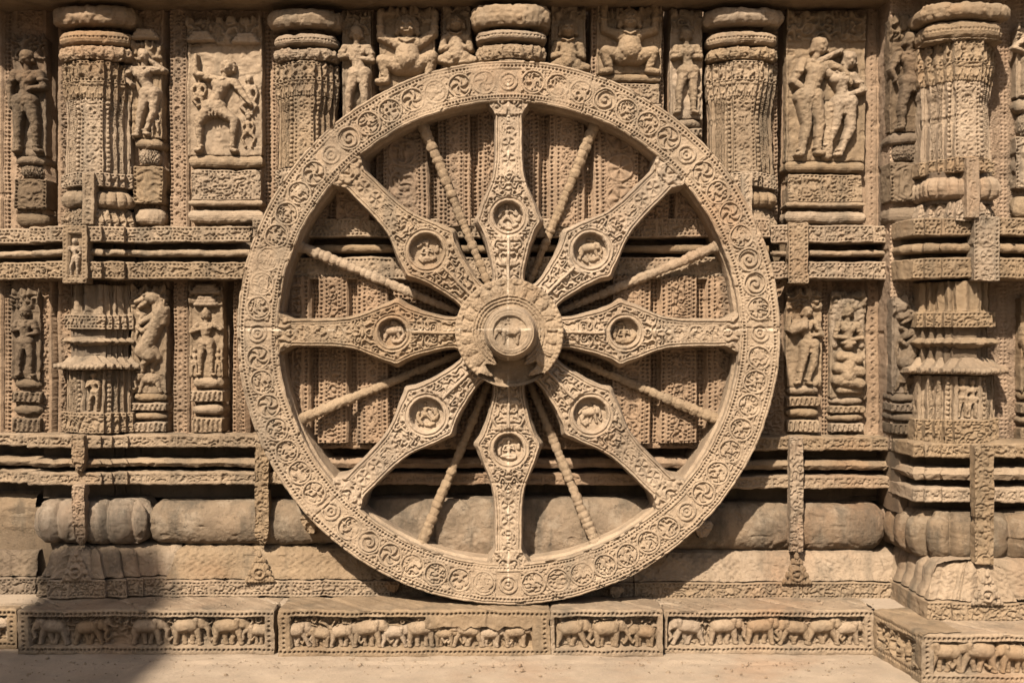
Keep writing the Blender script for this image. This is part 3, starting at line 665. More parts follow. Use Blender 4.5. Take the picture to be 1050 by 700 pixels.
def make_grit():
    rn = np.random.RandomState(5); V = []; Fc = []
    for k in range(1500):
        if k < 1100: x = rn.uniform(-620, 620); dd = -2-abs(rn.normal(0, 34))-(108 if x > 366 else 8); z = -.6
        else: x = rn.uniform(-560, 380); dd = rn.uniform(9, 56); z = cz(625, 0)-.6
        q = min(2.6, .35+rn.exponential(.42)); ph = rn.uniform(0, 6.28, 6)
        b0 = len(V)
        for i in range(6):
            a = i/6*6.283; V.append((x+q*math.cos(a)*(1+.3*math.sin(ph[i])), dd+q*math.sin(a)*(1+.3*math.cos(ph[i])), z))
        for i in range(6):
            a = i/6*6.283; V.append((x+.7*q*math.cos(a), dd+.7*q*math.sin(a), z+q*(.6+.3*math.sin(ph[i]*2))))
        for i in range(6): Fc.append((b0+i, b0+(i+1)%6, b0+6+(i+1)%6, b0+6+i))
        Fc.append(tuple(b0+6+i for i in range(6)))
    me = bpy.data.meshes.new('grit'); me.from_pydata([(a*K, b*K, c*K) for a, b, c in V], [], Fc); me.materials.append(M_WALL)
    o = bpy.data.objects.new('grit', me); COL.objects.link(o); o['kind'] = 'stuff'; tag(o, 'scattered small grit lying on the dusty ground and ledge', 'grit')
make_grit()
# small wedge stones under the wheel
for (px, py, w, h, lab) in ((403, 604, 15, 12, 'small reddish wedge stone under the lower left of the rim'), (632, 609, 15, 12, 'small pale wedge stone under the lower right of the rim'),
                         (317, 540, 18, 20, 'carved stone bracket beside the rim at lower left'), (722, 545, 20, 18, 'rough stone bracket beside the rim at lower right')):
    d = 48 if py > 600 else 40
    x, z = cx(px, d), cz(py, d)
    o = mould('wedge_stone', [(x-w/2, d+30), (x-w/2, d), (x+w/2, d+3), (x+w/2, d+30)], [(-8, z-h/2), (0, z-h/2+2), (1, z+h/2-1), (-2, z+h/2+2), (-10, z+h/2+2)], M_RED if px == 403 else M_FIG, None,
              relief=lambda X, Z, S: swirl(X, Z, 4, 6, 2)*2-1, extra=lambda X, Z, S: -np.clip((z+h/2-Z)/h, 0, 1)*w*.32, st=1, origin=(x*K, d*K, (z-h/2)*K))
    tag(o, lab, 'wedge stone')

# ================================================================== PILASTERS
def col_rel(xc, hw, z0, z1, kind='rosette', s=0):
    def f(X, Z, S):
        u = X-xc; a = np.abs(u)/hw; w = hw*.34
        h = np.where(a < .34, band(Z, u+w, 2*w, kind, s), 0)
        m = (a >= .34)&(a < .56); h = np.where(m, domes(Z, a*hw, .45*hw, 5.2, 2.3, 2.4)-1.2, h)
        m = (a >= .56)&(a < .8); h = np.where(m, inner('leaf', Z, a*hw-.56*hw, .24*hw, s+1), h)
        m = a >= .8; h = np.where(m, 1.2*np.cos(u*1.5)-.4, h)
        return h
    return f
def slab_rel(kind, z0, z1, s=0, xoff=0):
    return lambda X, Z, S: band(X-xoff, Z-z0, z1-z0, kind, s)
FR = ((1, 0), (.84, .3), (.68, .55), (.52, .8), (.36, 1))
def pilaster(label, xc, hw, d, back, Y, mat=M_WALL, s=0, strap=True):
    """Y: screen rows of ring1, ring2, cushion, frieze, shaft, block, lobed ring, foot"""
    o = thing('pilaster', label, 'pilaster', (cx(xc, d), d, cz([q for q in Y if q][-1][1], d)))
    X = cx(xc, d); H = hw*(1+d/D0)
    def zz(p): return cz(p[1], d), cz(p[0], d)
    def st_(w, df=0): return stepped(X, w, d+df, back, FR)
    def rounded(w, df): return [(X-w, back)]+[(X-w*math.cos(a), d+df+22-22*math.sin(a)) for a in np.linspace(.1, math.pi-.1, 13)]+[(X+w, back)]
    if Y[0]: z0, z1 = zz(Y[0]); mould('capital', rounded(H*1.16, -8), round_prof(z0, z1, 8, -20), mat, o, st=1.2, relief=lambda X, Z, S: swirl(S, Z, s, 9, 1.5)*1.2)
    if Y[1]: z0, z1 = zz(Y[1]); mould('capital_ring', rounded(H*1.02, -3), round_prof(z0, z1, 6, -20), mat, o, st=1.2, relief=lambda X, Z, S: pits(S, Z, (z0+z1)/2, 4.4)*.6)
    if Y[2]: z0, z1 = zz(Y[2]); mould('cushion_ring', rounded(H*1.02, -4), round_prof(z0, z1, 6, -20), mat, o, st=1.0, relief=lambda X, Z, S: inner('figures', S, Z-z0, z1-z0, s)*.8)
    if Y[3]:
        z0, z1 = zz(Y[3]); zm = z0+(z1-z0)*.45
        mould('frieze', st_(H, 0), [(-14, z0-2), (-4, z0-1), (-1.5, z0+1), (0, zm), (.5, zm+.5), (.5, z1-1), (-2, z1), (-14, z1)], mat, o, relief=lambda X, Z, S: np.where(Z < zm, fringe(X, Z-z0, zm-z0, s), band(X, Z-zm, z1-zm, 'figures', s+2))*1.25)
    if Y[4]:
        z0, z1 = zz(Y[4])
        mould('shaft', st_(H*.93, 3), [(0, z0), (-2, z0+(z1-z0)*.8), (0, z1-6), (0, z1)], mat, o, relief=col_rel(X, H*.93, z0, z1, 'rosette', s))
    if Y[5]:
        z0, z1 = zz(Y[5]); mould('carved_block', st_(H*1.0, -3), box_prof(z0, z1, -16), mat, o, relief=slab_rel('swirl', z0, z1, s+4))
    if Y[6]:
        z0, z1 = zz(Y[6]); mould('lobed_ring', rounded(H*1.02, -2), round_prof(z0, z1, 9, -20), mat, o, extra=lobes(12, 3, 0), st=1.0)
        mould('neck', rounded(H*.9, 6), [(-3, zz(Y[7])[1]-3), (-3, zz(Y[5])[0]+2)], M_SHADE, o, st=3)
    if Y[7]:
        z0, z1 = zz(Y[7]); mould('foot', st_(H*1.02, -2), [(0, z0), (0, z0+(z1-z0)*.4), (-4, z1-2), (-8, z1), (-20, z1)], mat, o, relief=slab_rel('swirl', z0, z1, s+5))
        if strap:
            za, zb = cz(Y[7][1], d), cz(Y[5][0], d)
            mould('strap', rect(X-H*.16, X+H*.16, d-9, d+10), box_prof(za+2, zb-2, -8), mat, o, relief=lambda XX, Z, S: band(Z, XX-(X-H*.16), H*.32, 'fine', s)*.8)
    return o
YL = ((6, 25), (31, 45), (47, 61), (62, 101), (100, 178), (177, 191), (195, 212), (213, 233))
pilaster('left pilaster with stepped carved shaft between two female figures', 93, 37, 66, 104, YL, s=1)
pilaster('pilaster half hidden behind the upper left of the rim', 311, 33, 66, 104, ((10, 28), (34, 46), (49, 61), (62, 98), (98, 170), (172, 190), (195, 212), (213, 233)), s=4)
pilaster('short pilaster capital showing just above the top of the wheel', 524, 36, 52, 104, ((4, 26), (30, 40), (45, 60), (61, 98), (98, 112), None, None, None), M_FIG, s=6)
pilaster('right of centre pilaster with stepped carved shaft behind the upper right rim', 764, 36, 66, 104, ((8, 25), (32, 45), (48, 61), (62, 99), (98, 176), (177, 192), (195, 212), (213, 235)), s=8)
pilaster('large pilaster on the projecting bay with fringe carving and lobed foot', 994, 40, -8, 56, ((3, 19), (21, 38), (39, 41), (41, 82), (82, 162), (161, 176), (180, 203), (204, 226)), M_FIG, s=11)

def shrine_pilaster(label, xc, hw, d, back, y, s=0, mat=M_WALL, couple=False):
    o = thing('pilaster', label, 'pilaster', (cx(xc, d), d, cz(y[5][1], d)))
    X = cx(xc, d); H = hw*(1+d/D0)
    zz = lambda p: (cz(p[1], d), cz(p[0], d))
    z0, z1 = zz(y[0]); mould('upper_block', stepped(X, H*.95, d+4, back, FR), [(-3, z0+16), (0, z0+15), (0, z0), (-10, z0)][::-1]+[(-4, z0+18), (-4, z1)], mat, o,
                             relief=lambda XX, Z, S: np.where(Z < z0+15, band(XX, Z-z0, 15, 'swirl', s), 2*np.cos(XX*.42)))
    for k, nm in ((1, 'thin_ledge'), (2, 'broad_ledge')):
        z0, z1 = zz(y[k]); w = H*(1.02 if k == 1 else 1.2)
        mould(nm, stepped(X, w, d-(0 if k == 1 else 10), back, FR), lozenge(z0, z1, 9, -30) if k == 1 else [(-30, z0), (-3, z0), (0, z0+1), (0, z0+6), (-6, z0+8), (-14, z1-2), (-22, z1), (-30, z1)], mat, o, st=.9,
              relief=(lambda XX, Z, S: 2.5*(vn(XX/9, Z/20, 5)-.5)+1.2*(vn(XX/3, Z/3, 6)-.5)) if k == 1 else (lambda XX, Z, S, z0=z0: np.where(Z < z0+6.5, domes(S, Z, z0+3.4, 5, 2.2), 2*(vn(XX/6, Z/6, 5)-.5))))
    mould('neck', stepped(X, H*.8, d+12, back, FR), [(0, cz(y[3][0]+4, d)), (0, cz(y[0][1]-4, d))], M_SHADE, o, st=3)
    z0, z1 = zz(y[3])
    nw = 10
    rl = col_rel(X, H*.92, z0, z1, 'fine', s)
    mould('shaft', stepped(X, H*.92, d+2, back, FR), [(0, z0), (0, z1)], mat, o, relief=lambda XX, Z, S: np.where((np.abs(XX-X) < nw) & (Z > z0+2), -5.0, rl(XX, Z, S)))
    if couple:
        figure('figure', human(X-5, z0+3, (z1-z0)*.9, dict(rh=(.1, .7), re=(.2, .68)))+human(X+5, z0+3, (z1-z0)*.86, dict(lh=(-.1, .7)), female=True), d+6, M_FIG, o, st=.6)
    else:
        figure('figure', human(X, z0+3, (z1-z0)*.9, dict(hip=(.05, .5), lh=(-.05, .7), rk=(.12, .3)), female=True), d+6, M_FIG, o, st=.6)
    z0, z1 = zz(y[4]); mould('carved_block', stepped(X, H*1.0, d-3, back, FR), box_prof(z0, z1, -20), mat, o, relief=slab_rel('swirl', z0, z1, s+7))
    return o
shrine_pilaster('left miniature shrine pilaster with projecting worn ledges above a niche figure', 94, 37, 68, 104, ((292, 337), (345, 354), (363, 379), (380, 424), (423, 444), (444, 446)), s=2)
shrine_pilaster('large miniature shrine pilaster with a niche couple on the right bay', 994, 44, -8, 56, ((288, 335), (345, 357), (365, 384), (386, 432), (431, 456), (456, 457)), s=5, couple=True)

# ================================================================== SCULPTURE PANELS
def pedestal(o, x, w, d, py0, py1, style='box', s=0, mat=M_WALL):
    """tiers from py0 (top) to py1 (bottom)"""
    H = py1-py0; X = cx(x, d); W = w/2*(1+d/D0)
    def piece(nm, f0, f1, wf, kind, rel=None, df=0):
        z1, z0 = cz(py0+H*f0, d), cz(py0+H*f1, d)
        P = rect(X-W*wf, X+W*wf, d+df, d+34)
        if kind == 'round': P = [(X-W*wf, d+34)]+[(X-W*wf*math.cos(a), d+df+9-9*math.sin(a)) for a in np.linspace(.0, math.pi, 11)]+[(X+W*wf, d+34)]
        pr = round_prof(z0, z1, min(6, (z1-z0)/2+1), -20) if kind in ('round', 'roll') else lozenge(z0, z1, 5, -20) if kind == 'loz' else box_prof(z0, z1, -20)
        mould(nm, P, pr, mat, o, relief=(rel(z0, z1) if rel else None), st=.8 if rel else 1.2)
    if style == 'box':
        piece('pedestal_ledge', 0, .16, 1.0, 'roll')
        piece('pedestal_box', .2, .62, .93, 'box', lambda z0, z1: (lambda XX, Z, S: np.where(np.abs(XX-X) < W*.68, band(XX-X+W*.68, Z-z0, z1-z0, 'swirl', s), band(XX, Z-z0, z1-z0, 'fine', s+1))), df=2)
        piece('pedestal_lip', .62, .70, 1.0, 'roll')
        piece('pedestal_roll', .76, .94, 1.02, 'roll')
    elif style == 'tower':
        piece('pedestal_lotus', 0, .12, .95, 'round', df=-2)
        piece('pedestal_neck', .12, .30, .72, 'round', lambda z0, z1: (lambda XX, Z, S: inner('leaf', S, Z-z0, z1-z0, s)))
        piece('pedestal_box', .32, .74, .95, 'box', lambda z0, z1: (lambda XX, Z, S: rosettes(XX-X+(z1-z0)/2, Z-z0, z1-z0, None, s)*(np.abs(XX-X) < (z1-z0)/2-1)+pits(Z, np.abs(XX-X), W*.84, 4.2)))
        piece('pedestal_roll', .8, .97, 1.0, 'round')
    else:
        for i, (a, b, wf) in enumerate(((0, .2, .95), (.25, .45, .98), (.5, .68, 1.0), (.74, 1, .95))):
            piece('pedestal_ring', a, b, wf, 'round' if i % 2 == 0 else 'box', (lambda z0, z1: (lambda XX, Z, S: 2.2*np.cos(S*1.15+i)*ss(z0+1.5, z0+2.5, Z)*(1-ss(z1-2.5, z1-1.5, Z))*(.4+.6*swirl(S, Z, s, 4, 1.5)))) if i in (1, 3) else None)
def slab(o, x0, x1, y0, y1, d, mat=M_FIG, halo=False, s=0):
    X0, X1, z1, z0 = cx(x0, d), cx(x1, d), cz(y0, d), cz(y1, d)
    def rel(X, Z, S):
        h = np.zeros_like(X)
        e = np.minimum(np.minimum(X-X0, X1-X), 99)
        h = np.where(e < 2.5, 1.2, h)
        h = h + (vn(X/8, Z/8, s)-.5)*1.6 + .9*swirl(X, Z, s+3, 9, 1.6)*(vn(X/19, Z/19, s+1) > .45) + np.where(Z > z1-(z1-z0)*.18, swirl(X, Z, s, 8.5, 2.0)*5*ss(z1-(z1-z0)*.24, z1-(z1-z0)*.12, Z), 0)
        return h
    mould('slab', rect(X0, X1, d, d+16), box_prof(z0, z1, -20), mat, o, relief=rel, st=.9)
def canopy(o, x, y, w, d, mat=M_FIG, n=3, h=8):
    X, Z = cx(x, d), cz(y, d); caps = []
    for k in range(n):
        ww = w/2*(1-.22*k); caps.append((X-ww, Z+k*h*.45, 2, h*.3, X+ww, Z+k*h*.45, 2, h*.3))
    figure('canopy', caps, d-4, mat, o, st=.8)
GS = 'sculpted figure panels set between the pilasters'
def panel(label, x0, x1, y0, y1, d, figs, ped=None, can=None, cat='sculpture', mat=M_FIG, s=0, sl=True, extra=None):
    o = thing('sculpture_panel', label, cat, (cx((x0+x1)/2, d), d, cz((ped[0] if ped else y1), d)), GS)
    if sl: slab(o, x0, x1, y0, y1, d, M_WALL if mat is M_FIG else mat, s=s)
    for nm, f in figs: figure(nm, f, d-.5, mat, o, st=.6, seed=s)
    if ped: pedestal(o, (x0+x1)/2, ped[2] if len(ped) > 2 else (x1-x0), d-4, y1, ped[0], ped[1], s, M_WALL if mat is M_FIG else mat)
    for c in (can or []): canopy(o, *c, d, mat)
    return o
def HU(px, pyfoot, hpx, d, **kw): return human(cx(px, d), cz(pyfoot, d), hpx*(1+d/D0), **kw)
T = math.pi
d = 96
panel('dim standing female figure in the deep niche at the top left edge', 14, 48, 40, 160, 100, [('figure', HU(30, 158, 105, 100, pose=dict(hip=(-.02, .5), rh=(.02, .62), re=(.17, .64), lh=(-.14, .45)), female=True))], (233, 'tower'), mat=M_SHADE, s=1)  # darker stone colour puts the niche shade on slab and figure
panel('slender female figure raising one arm on a tall pedestal right of the left pilaster', 136, 167, 45, 142, 92,
      [('figure', HU(150, 142, 90, 92, pose=dict(hip=(.06, .5), chest=(-.03, .7), head=(-.01, .91), ls=(-.15, .77), rs=(.09, .77), le=(-.24, .68), lh=(-.14, .6), re=(.22, .76), rh=(.08, .86), lk=(-.05, .27), rk=(.1, .28), rf=(.0, .05)), female=True)),
       ('attendant', HU(160, 142, 34, 92, female=True))], (232, 'tower'), can=[(150, 40, 26)], s=2)
panel('dancing male figure with raised arm and hanging attendants on the large left panel', 193, 269, 22, 159, 94,
      [('figure', HU(226, 157, 98, 94, pose=dict(hip=(-.06, .47), chest=(.02, .68), neck=(.06, .8), head=(.09, .875), ls=(-.12, .78), rs=(.16, .73), le=(-.25, .82), lh=(-.24, 1.0), re=(.27, .58), rh=(.33, .5), lk=(-.22, .3), lf=(-.2, .03), rk=(.16, .33), rf=(.13, .03)), crown='curly')),
       ('attendant', HU(256, 128, 50, 94, pose=dict(lk=(-.15, .35), lf=(-.02, .2), rk=(.15, .35), rf=(.03, .2)))),
       ('attendant', HU(255, 152, 34, 94, pose=dict(lk=(-.2, .3), rk=(.2, .3)), crown='curly')),
       ('attendant', HU(205, 118, 40, 94, pose=dict(lk=(-.15, .35), lf=(-.02, .2))))],
      (233, 'box'), can=[(207, 42, 26), (253, 44, 26)], s=3)
panel('standing figure with crossed arms half hidden by the rim at upper left', 351, 381, 15, 130, 92,
      [('figure', HU(366, 126, 98, 92, pose=dict(hip=(.03, .5), lh=(.05, .7), le=(-.17, .68), rh=(-.05, .66), re=(.17, .64)), crown='tall'))], s=4)
SQ = dict(hip=(0, .34), chest=(0, .55), neck=(0, .7), head=(0, .8), ls=(-.2, .68), rs=(.2, .68), le=(-.38, .72), lh=(-.4, .98), re=(.38, .72), rh=(.4, .98), lk=(-.3, .38), lf=(-.22, .04), rk=(.3, .38), rf=(.22, .04))
panel('pot bellied dwarf holding up the cornice, panel left of the top capital', 389, 446, 12, 92, 90,
      [('figure', dwarf(cx(418, 90), cz(87, 90), 80, 1))], (135, 'rings'), s=5)
SIT = dict(hip=(0, .2), chest=(0, .45), neck=(0, .62), head=(0, .74), ls=(-.17, .58), rs=(.17, .58), le=(-.24, .4), lh=(-.05, .38), re=(.24, .42), rh=(.08, .5), lk=(-.3, .14), lf=(.05, .08), rk=(.3, .16), rf=(-.05, .06))
panel('small seated figure in the narrow slot left of the top capital', 454, 483, 10, 70, 92, [('figure', dwarf(cx(468, 92), cz(66, 92), 62, 2, True))], s=6)
panel('small smiling seated figure in the narrow slot right of the top capital', 565, 600, 10, 72, 92, [('figure', dwarf(cx(582, 92), cz(74, 92), 64, 3, True))], s=7)
panel('crouching dwarf with both arms raised, panel right of the top capital', 612, 678, 12, 76, 90,
      [('figure', dwarf(cx(645, 90), cz(77, 90), 76, 4))], (125, 'box'), s=8)
panel('standing woman with folded arms under a leafy tree beside the upper right rim', 687, 720, 14, 122, 92,
      [('figure', HU(703, 118, 88, 92, pose=dict(hip=(.03, .5), lh=(.06, .7), le=(-.15, .66), rh=(-.08, .68), re=(.17, .66)), female=True)),
       ('attendant', HU(713, 118, 36, 92))], (160, 'rings'), s=9)
# couple
cpX = [('male_figure', HU(832, 162, 122, 90, pose=dict(hip=(-.03, .5), chest=(.03, .71), neck=(.03, .83), head=(.06, .91), ls=(-.08, .79), rs=(.14, .77), le=(-.17, .63), lh=(-.05, .53), re=(.25, .72), rh=(.3, .62), lk=(-.05, .27), lf=(-.09, .03), rk=(.06, .27), rf=(.04, .04)), crown='bun')),
       ('female_figure', HU(862, 162, 110, 90, pose=dict(hip=(.02, .5), chest=(-.02, .7), neck=(.02, .82), head=(.07, .89), ls=(-.12, .77), rs=(.1, .75), le=(-.22, .88), lh=(-.02, .98), re=(.2, .62), rh=(.02, .56), lk=(-.06, .3), lf=(-.12, .12), rk=(.08, .27), rf=(-.02, .03)), female=True)),
       ('pillar_stump', [(cx(847, 90), cz(160, 90), 2, 6, cx(849, 90), cz(112, 90), 2, 8)])]
panel('embracing man and woman under tree branches on the large right panel', 806, 887, 16, 165, 90, cpX, (233, 'box'), s=10)
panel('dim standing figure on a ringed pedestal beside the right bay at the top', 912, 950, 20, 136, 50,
      [('figure', HU(932, 135, 100, 50, pose=dict(hip=(.02, .5), chest=(0, .7), le=(-.2, .62), lh=(-.16, .52), rk=(.14, .3), rf=(.16, .02), rh=(.0, .5))))], (231, 'tower'), mat=M_SHADE, s=11)
panel('narrow figure on a pedestal cut off by the top right edge', 1041, 1075, 30, 100, 44, [('figure', HU(1056, 100, 75, 44, pose=dict(le=(-.25, .66), lh=(-.1, .6)), female=True))], (226, 'tower'), s=12)
# lower zone
panel('dim standing male figure in the lower niche at the left edge', 12, 42, 300, 388, 100, [('figure', HU(27, 386, 72, 100, pose=dict(le=(-.17, .66), lh=(.0, .68), re=(.17, .62), rh=(.05, .6)), crown='tall'))], (443, 'rings'), mat=M_SHADE, s=13)
o = panel('rearing lion beast standing on an elephant left of the wheel', 135, 171, 296, 403, 94, [('rearing_lion', yali(cx(157, 94), cz(382, 94), 88*1.08)), ('elephant', elephant(cx(153, 94), cz(403, 94), 30*1.08, -1, 3))], (443, 'rings'), s=14)
panel('frontal god figure under a canopy on stacked rings close to the left rim', 195, 229, 297, 386, 94,
      [('figure', HU(212, 385, 68, 94, pose=dict(lh=(-.05, .72), le=(-.22, .66), rh=(.12, .8), re=(.22, .7)), crown='tall')), ('attendant', HU(200, 385, 28, 94)), ('attendant', HU(224, 385, 28, 94))], (443, 'rings'), can=[(212, 300, 30), (212, 312, 22)], s=15)
panel('woman playing a drum under foliage close to the right rim', 806, 842, 300, 395, 94,
      [('figure', HU(825, 394, 82, 94, pose=dict(hip=(.05, .5), chest=(-.02, .7), head=(.02, .9), le=(-.22, .68), lh=(-.2, .84), re=(.2, .62), rh=(.06, .62), lk=(-.04, .27), rk=(.1, .27), rf=(.02, .03)), female=True)),
       ('drum', [(cx(812, 94), cz(338, 94), 6, 6, cx(822, 94), cz(334, 94), 8, 6)])], (443, 'rings'), s=16)
# naga: human bust on coiled tail under a cobra hood
X, Zf = cx(869, 92), cz(405, 92)
ng = [(X-1, Zf+22, 4, 10, X+1, Zf+40, 4, 8)]
for (a, b, zz_, rr_) in ((-9, 10, 43, 6), (-12, 12, 30, 6.2), (-13, 12, 17, 6)):
    ng += [(X+a, Zf+zz_, 6, rr_, X+b, Zf+zz_-4, 7, rr_), (X-b, Zf+zz_-3, 1, 5, X-a, Zf+zz_-12, 1, 4.5)]
ng += [(X-9, Zf+6, 4, 4.5, X+10, Zf+5, 4, 2.5)]
bust = [c for c in human(X, Zf+10, 88, dict(lh=(.0, .6), le=(-.17, .62), rh=(.04, .58), re=(.17, .6)), female=True, crown='tall') if min(c[1], c[5]) > Zf+10+88*.5]
hood = []
for a in np.linspace(-.1, math.pi+.1, 11): hood += [(X+15*math.cos(a), Zf+88+17*math.sin(a), 1, 4.2, X+9*math.cos(a), Zf+84+10*math.sin(a), 0, 3)]
hood += [(X-15, Zf+86, 0, 4, X-15, Zf+55, 0, 4), (X+15, Zf+86, 0, 4, X+15, Zf+55, 0, 4)]
panel('serpent goddess with cobra hood and coiled tail right of the wheel', 851, 887, 302, 407, 94, [('serpent_figure', ng+bust), ('cobra_hood', hood)], (443, 'rings'), s=17)
panel('rearing horned beast in the dim recess beside the right bay', 914, 951, 306, 403, 50, [('rearing_beast', yali(cx(935, 50), cz(392, 50), 80*1.05, 1)), ('crouching_beast', elephant(cx(934, 50), cz(403, 50), 26*1.08, -1, 6))], (445, 'rings'), mat=M_SHADE, s=18)
panel('narrow ringed figure slab cut off by the right edge below the middle rail', 1046, 1080, 305, 400, 44, [('figure', HU(1060, 398, 80, 44))], (452, 'rings'), s=19)

# ================================================================== THE WHEEL
WX, WZ, WD = cx(521.5, 13), cz(341, 13), 13.0
SW = 1+WD/D0
wheel = thing('wheel_sculpture', 'giant carved sandstone chariot wheel with eight broad spokes and a round hub', 'wheel', (WX, WD, WZ-280*SW))
def polar(name, prof, rel, st, mat, parent, centre=(WX, WZ), nth=None, wamp=.8, bev=.5):
    """prof: (r, depth) list; rel(theta, r) -> height toward the viewer on the front face"""
    sg, t = resample(prof, st, bev); Q = np.array(prof, float)
    q = Q[sg]*(1-t[:, None])+Q[sg+1]*t[:, None]
    dq = Q[sg+1]-Q[sg]; dl = np.hypot(dq[:, 0], dq[:, 1])+1e-9
    nr, nd = dq[:, 1]/dl, -dq[:, 0]/dl       # outward when going from the outer back over the front to the inside
    s_ = np.sign((nd*(-1))[np.argmax(np.abs(nd))]) or 1
    n = nth or int(2*math.pi*Q[:, 0].max()/st)
    th = np.linspace(0, 2*math.pi, n, endpoint=False)[:, None]
    r = q[None, :, 0]+0*th; dd = q[None, :, 1]+0*th
    h = rel(th+0*r, r, dd)
    h = h + (vn(r*np.cos(th)/7+50, r*np.sin(th)/7+50, 31)-.5)*1.0+(vn(r*np.cos(th)/2.3+50, r*np.sin(th)/2.3+50, 32)-.5)*.5
    fr = np.abs(nd)[None, :]
    dd = dd-h*fr
    Xp = centre[0]+r*np.cos(th); Zp = centre[1]+r*np.sin(th)
    me = mesh_from_grid(name, np.stack([Xp, dd, Zp], -1), wrap_u=True, wamp=wamp)
    return link(name, me, mat, parent)
Ro, Ri = 279*SW, 237*SW
def rim_rosettes(x, v, w, p):
    c = w/2; i = np.floor(x/p); dx = x-(i+.5)*p; dv = v-c; d = np.hypot(dx, dv); r = .455*w
    ang = np.arctan2(dv, dx); kd = hsh(i, i*0+3, 5); sd_ = hsh(i, i*0+8, 6)
    out = -2.6+0*x
    ring = 3.0*(1-ss(.7, 1.5, np.abs(d-r)))+(-2.6)
    stem = c+np.cos(np.pi*x/p)*(w*.5-.8)
    out = np.maximum(out, np.where(d > r, 2.6*(1-ss(.6, 1.3, np.abs(v-stem)))-2.6, -9))
    out = np.maximum(out, np.where(d > r+1.3, swirl(x, v, 77, 4.2, 1.5)*2.8-2.6, -9))
    out = np.maximum(out, np.where(np.abs(d-r) < 1.6, ring, -9))
    rot = ang+sd_*6
    spiral = np.cos(rot*1-d*1.05*(np.where(sd_ > .5, 1, -1)))
    leaf = np.cos(rot*5+d*.55)
    beast = swirl(x, v, 31, 4.9, 1.8)
    ins = np.where(kd < .12, ss(-.1, .5, spiral), np.where(kd < .36, ss(-.2, .5, leaf)*ss(1, 2.4, d), ss(.3, .65, beast)))
    ins = np.maximum(ins, 1-ss(1.6, 2.6, d))
    out = np.maximum(out, np.where(d < r-2.0, ins*3.0-2.8, -9))
    return out+.3
def rim_rel(th, r, dd):
    w = Ro-Ri; v = r-Ri; s = th*(Ri+Ro)/2
    N = 64; p = 2*math.pi*(Ri+Ro)/2/N
    s = s+p/2
    h = pits(s, v, w-5.4, p/7, 1.35, 2.6)+pits(s, v, 5.2, p/7, 1.35, 2.6)
    h = h-1.5*(np.abs(v-w+2.6) < .6)-1.5*(np.abs(v-2.4) < .6)
    cw = w-16.6
    core = rim_rosettes(s, v-8.3, cw, p)
    i = np.floor(s/p)
    # plain concentric bosses on the axes
    q = np.mod(i, 8) == 0
    dx = s-(i+.5)*p; d2 = np.hypot(dx, v-w/2)
    boss = -1.5+1.8*(np.cos(d2*1.45) > -.1)*(d2 < 10.5)
    core = np.where(q, boss, core)
    h = np.where((v > 8.2) & (v < w-8.3), core, h)
    # joints between rim blocks, broken edges
    for k, a in enumerate((.02, .72, 1.25, 1.83, 2.45, 3.12, 3.9, 4.3, 5.2, 5.75)):
        dth = np.mod(th-a+math.pi, 2*math.pi)-math.pi
        h = h-1.8*np.exp(-(dth*260/.8)**2)
    wear = ss(.62, .80, vn(r*np.cos(th)/26+9, r*np.sin(th)/26+9, 77))
    h = h*(1-.7*wear)-.9*wear
    chip = ss(.62, .8, vn(s/5, v*0, 41)*.6+vn(s/19, v*0, 43)*.4); h = h-3.5*chip*(np.minimum(v, w-v) < 1.5+3*vn(s/3, v*0, 44))
    return h*(dd < WD+3)
polar('rim', [(Ro-2, 108), (Ro-2, WD+32), (Ro-6, WD+26), (Ro-6, WD+14), (Ro-1, WD+9), (Ro, WD+1.2), (Ro-1.2, WD), (Ri+1.2, WD), (Ri, WD+1.2), (Ri-.5, WD+8), (Ri+2.5, WD+10), (Ri+2.5, WD+16), (Ri-1.5, WD+20), (Ri-2, 108)], rim_rel, .6, M_WHEEL, wheel)

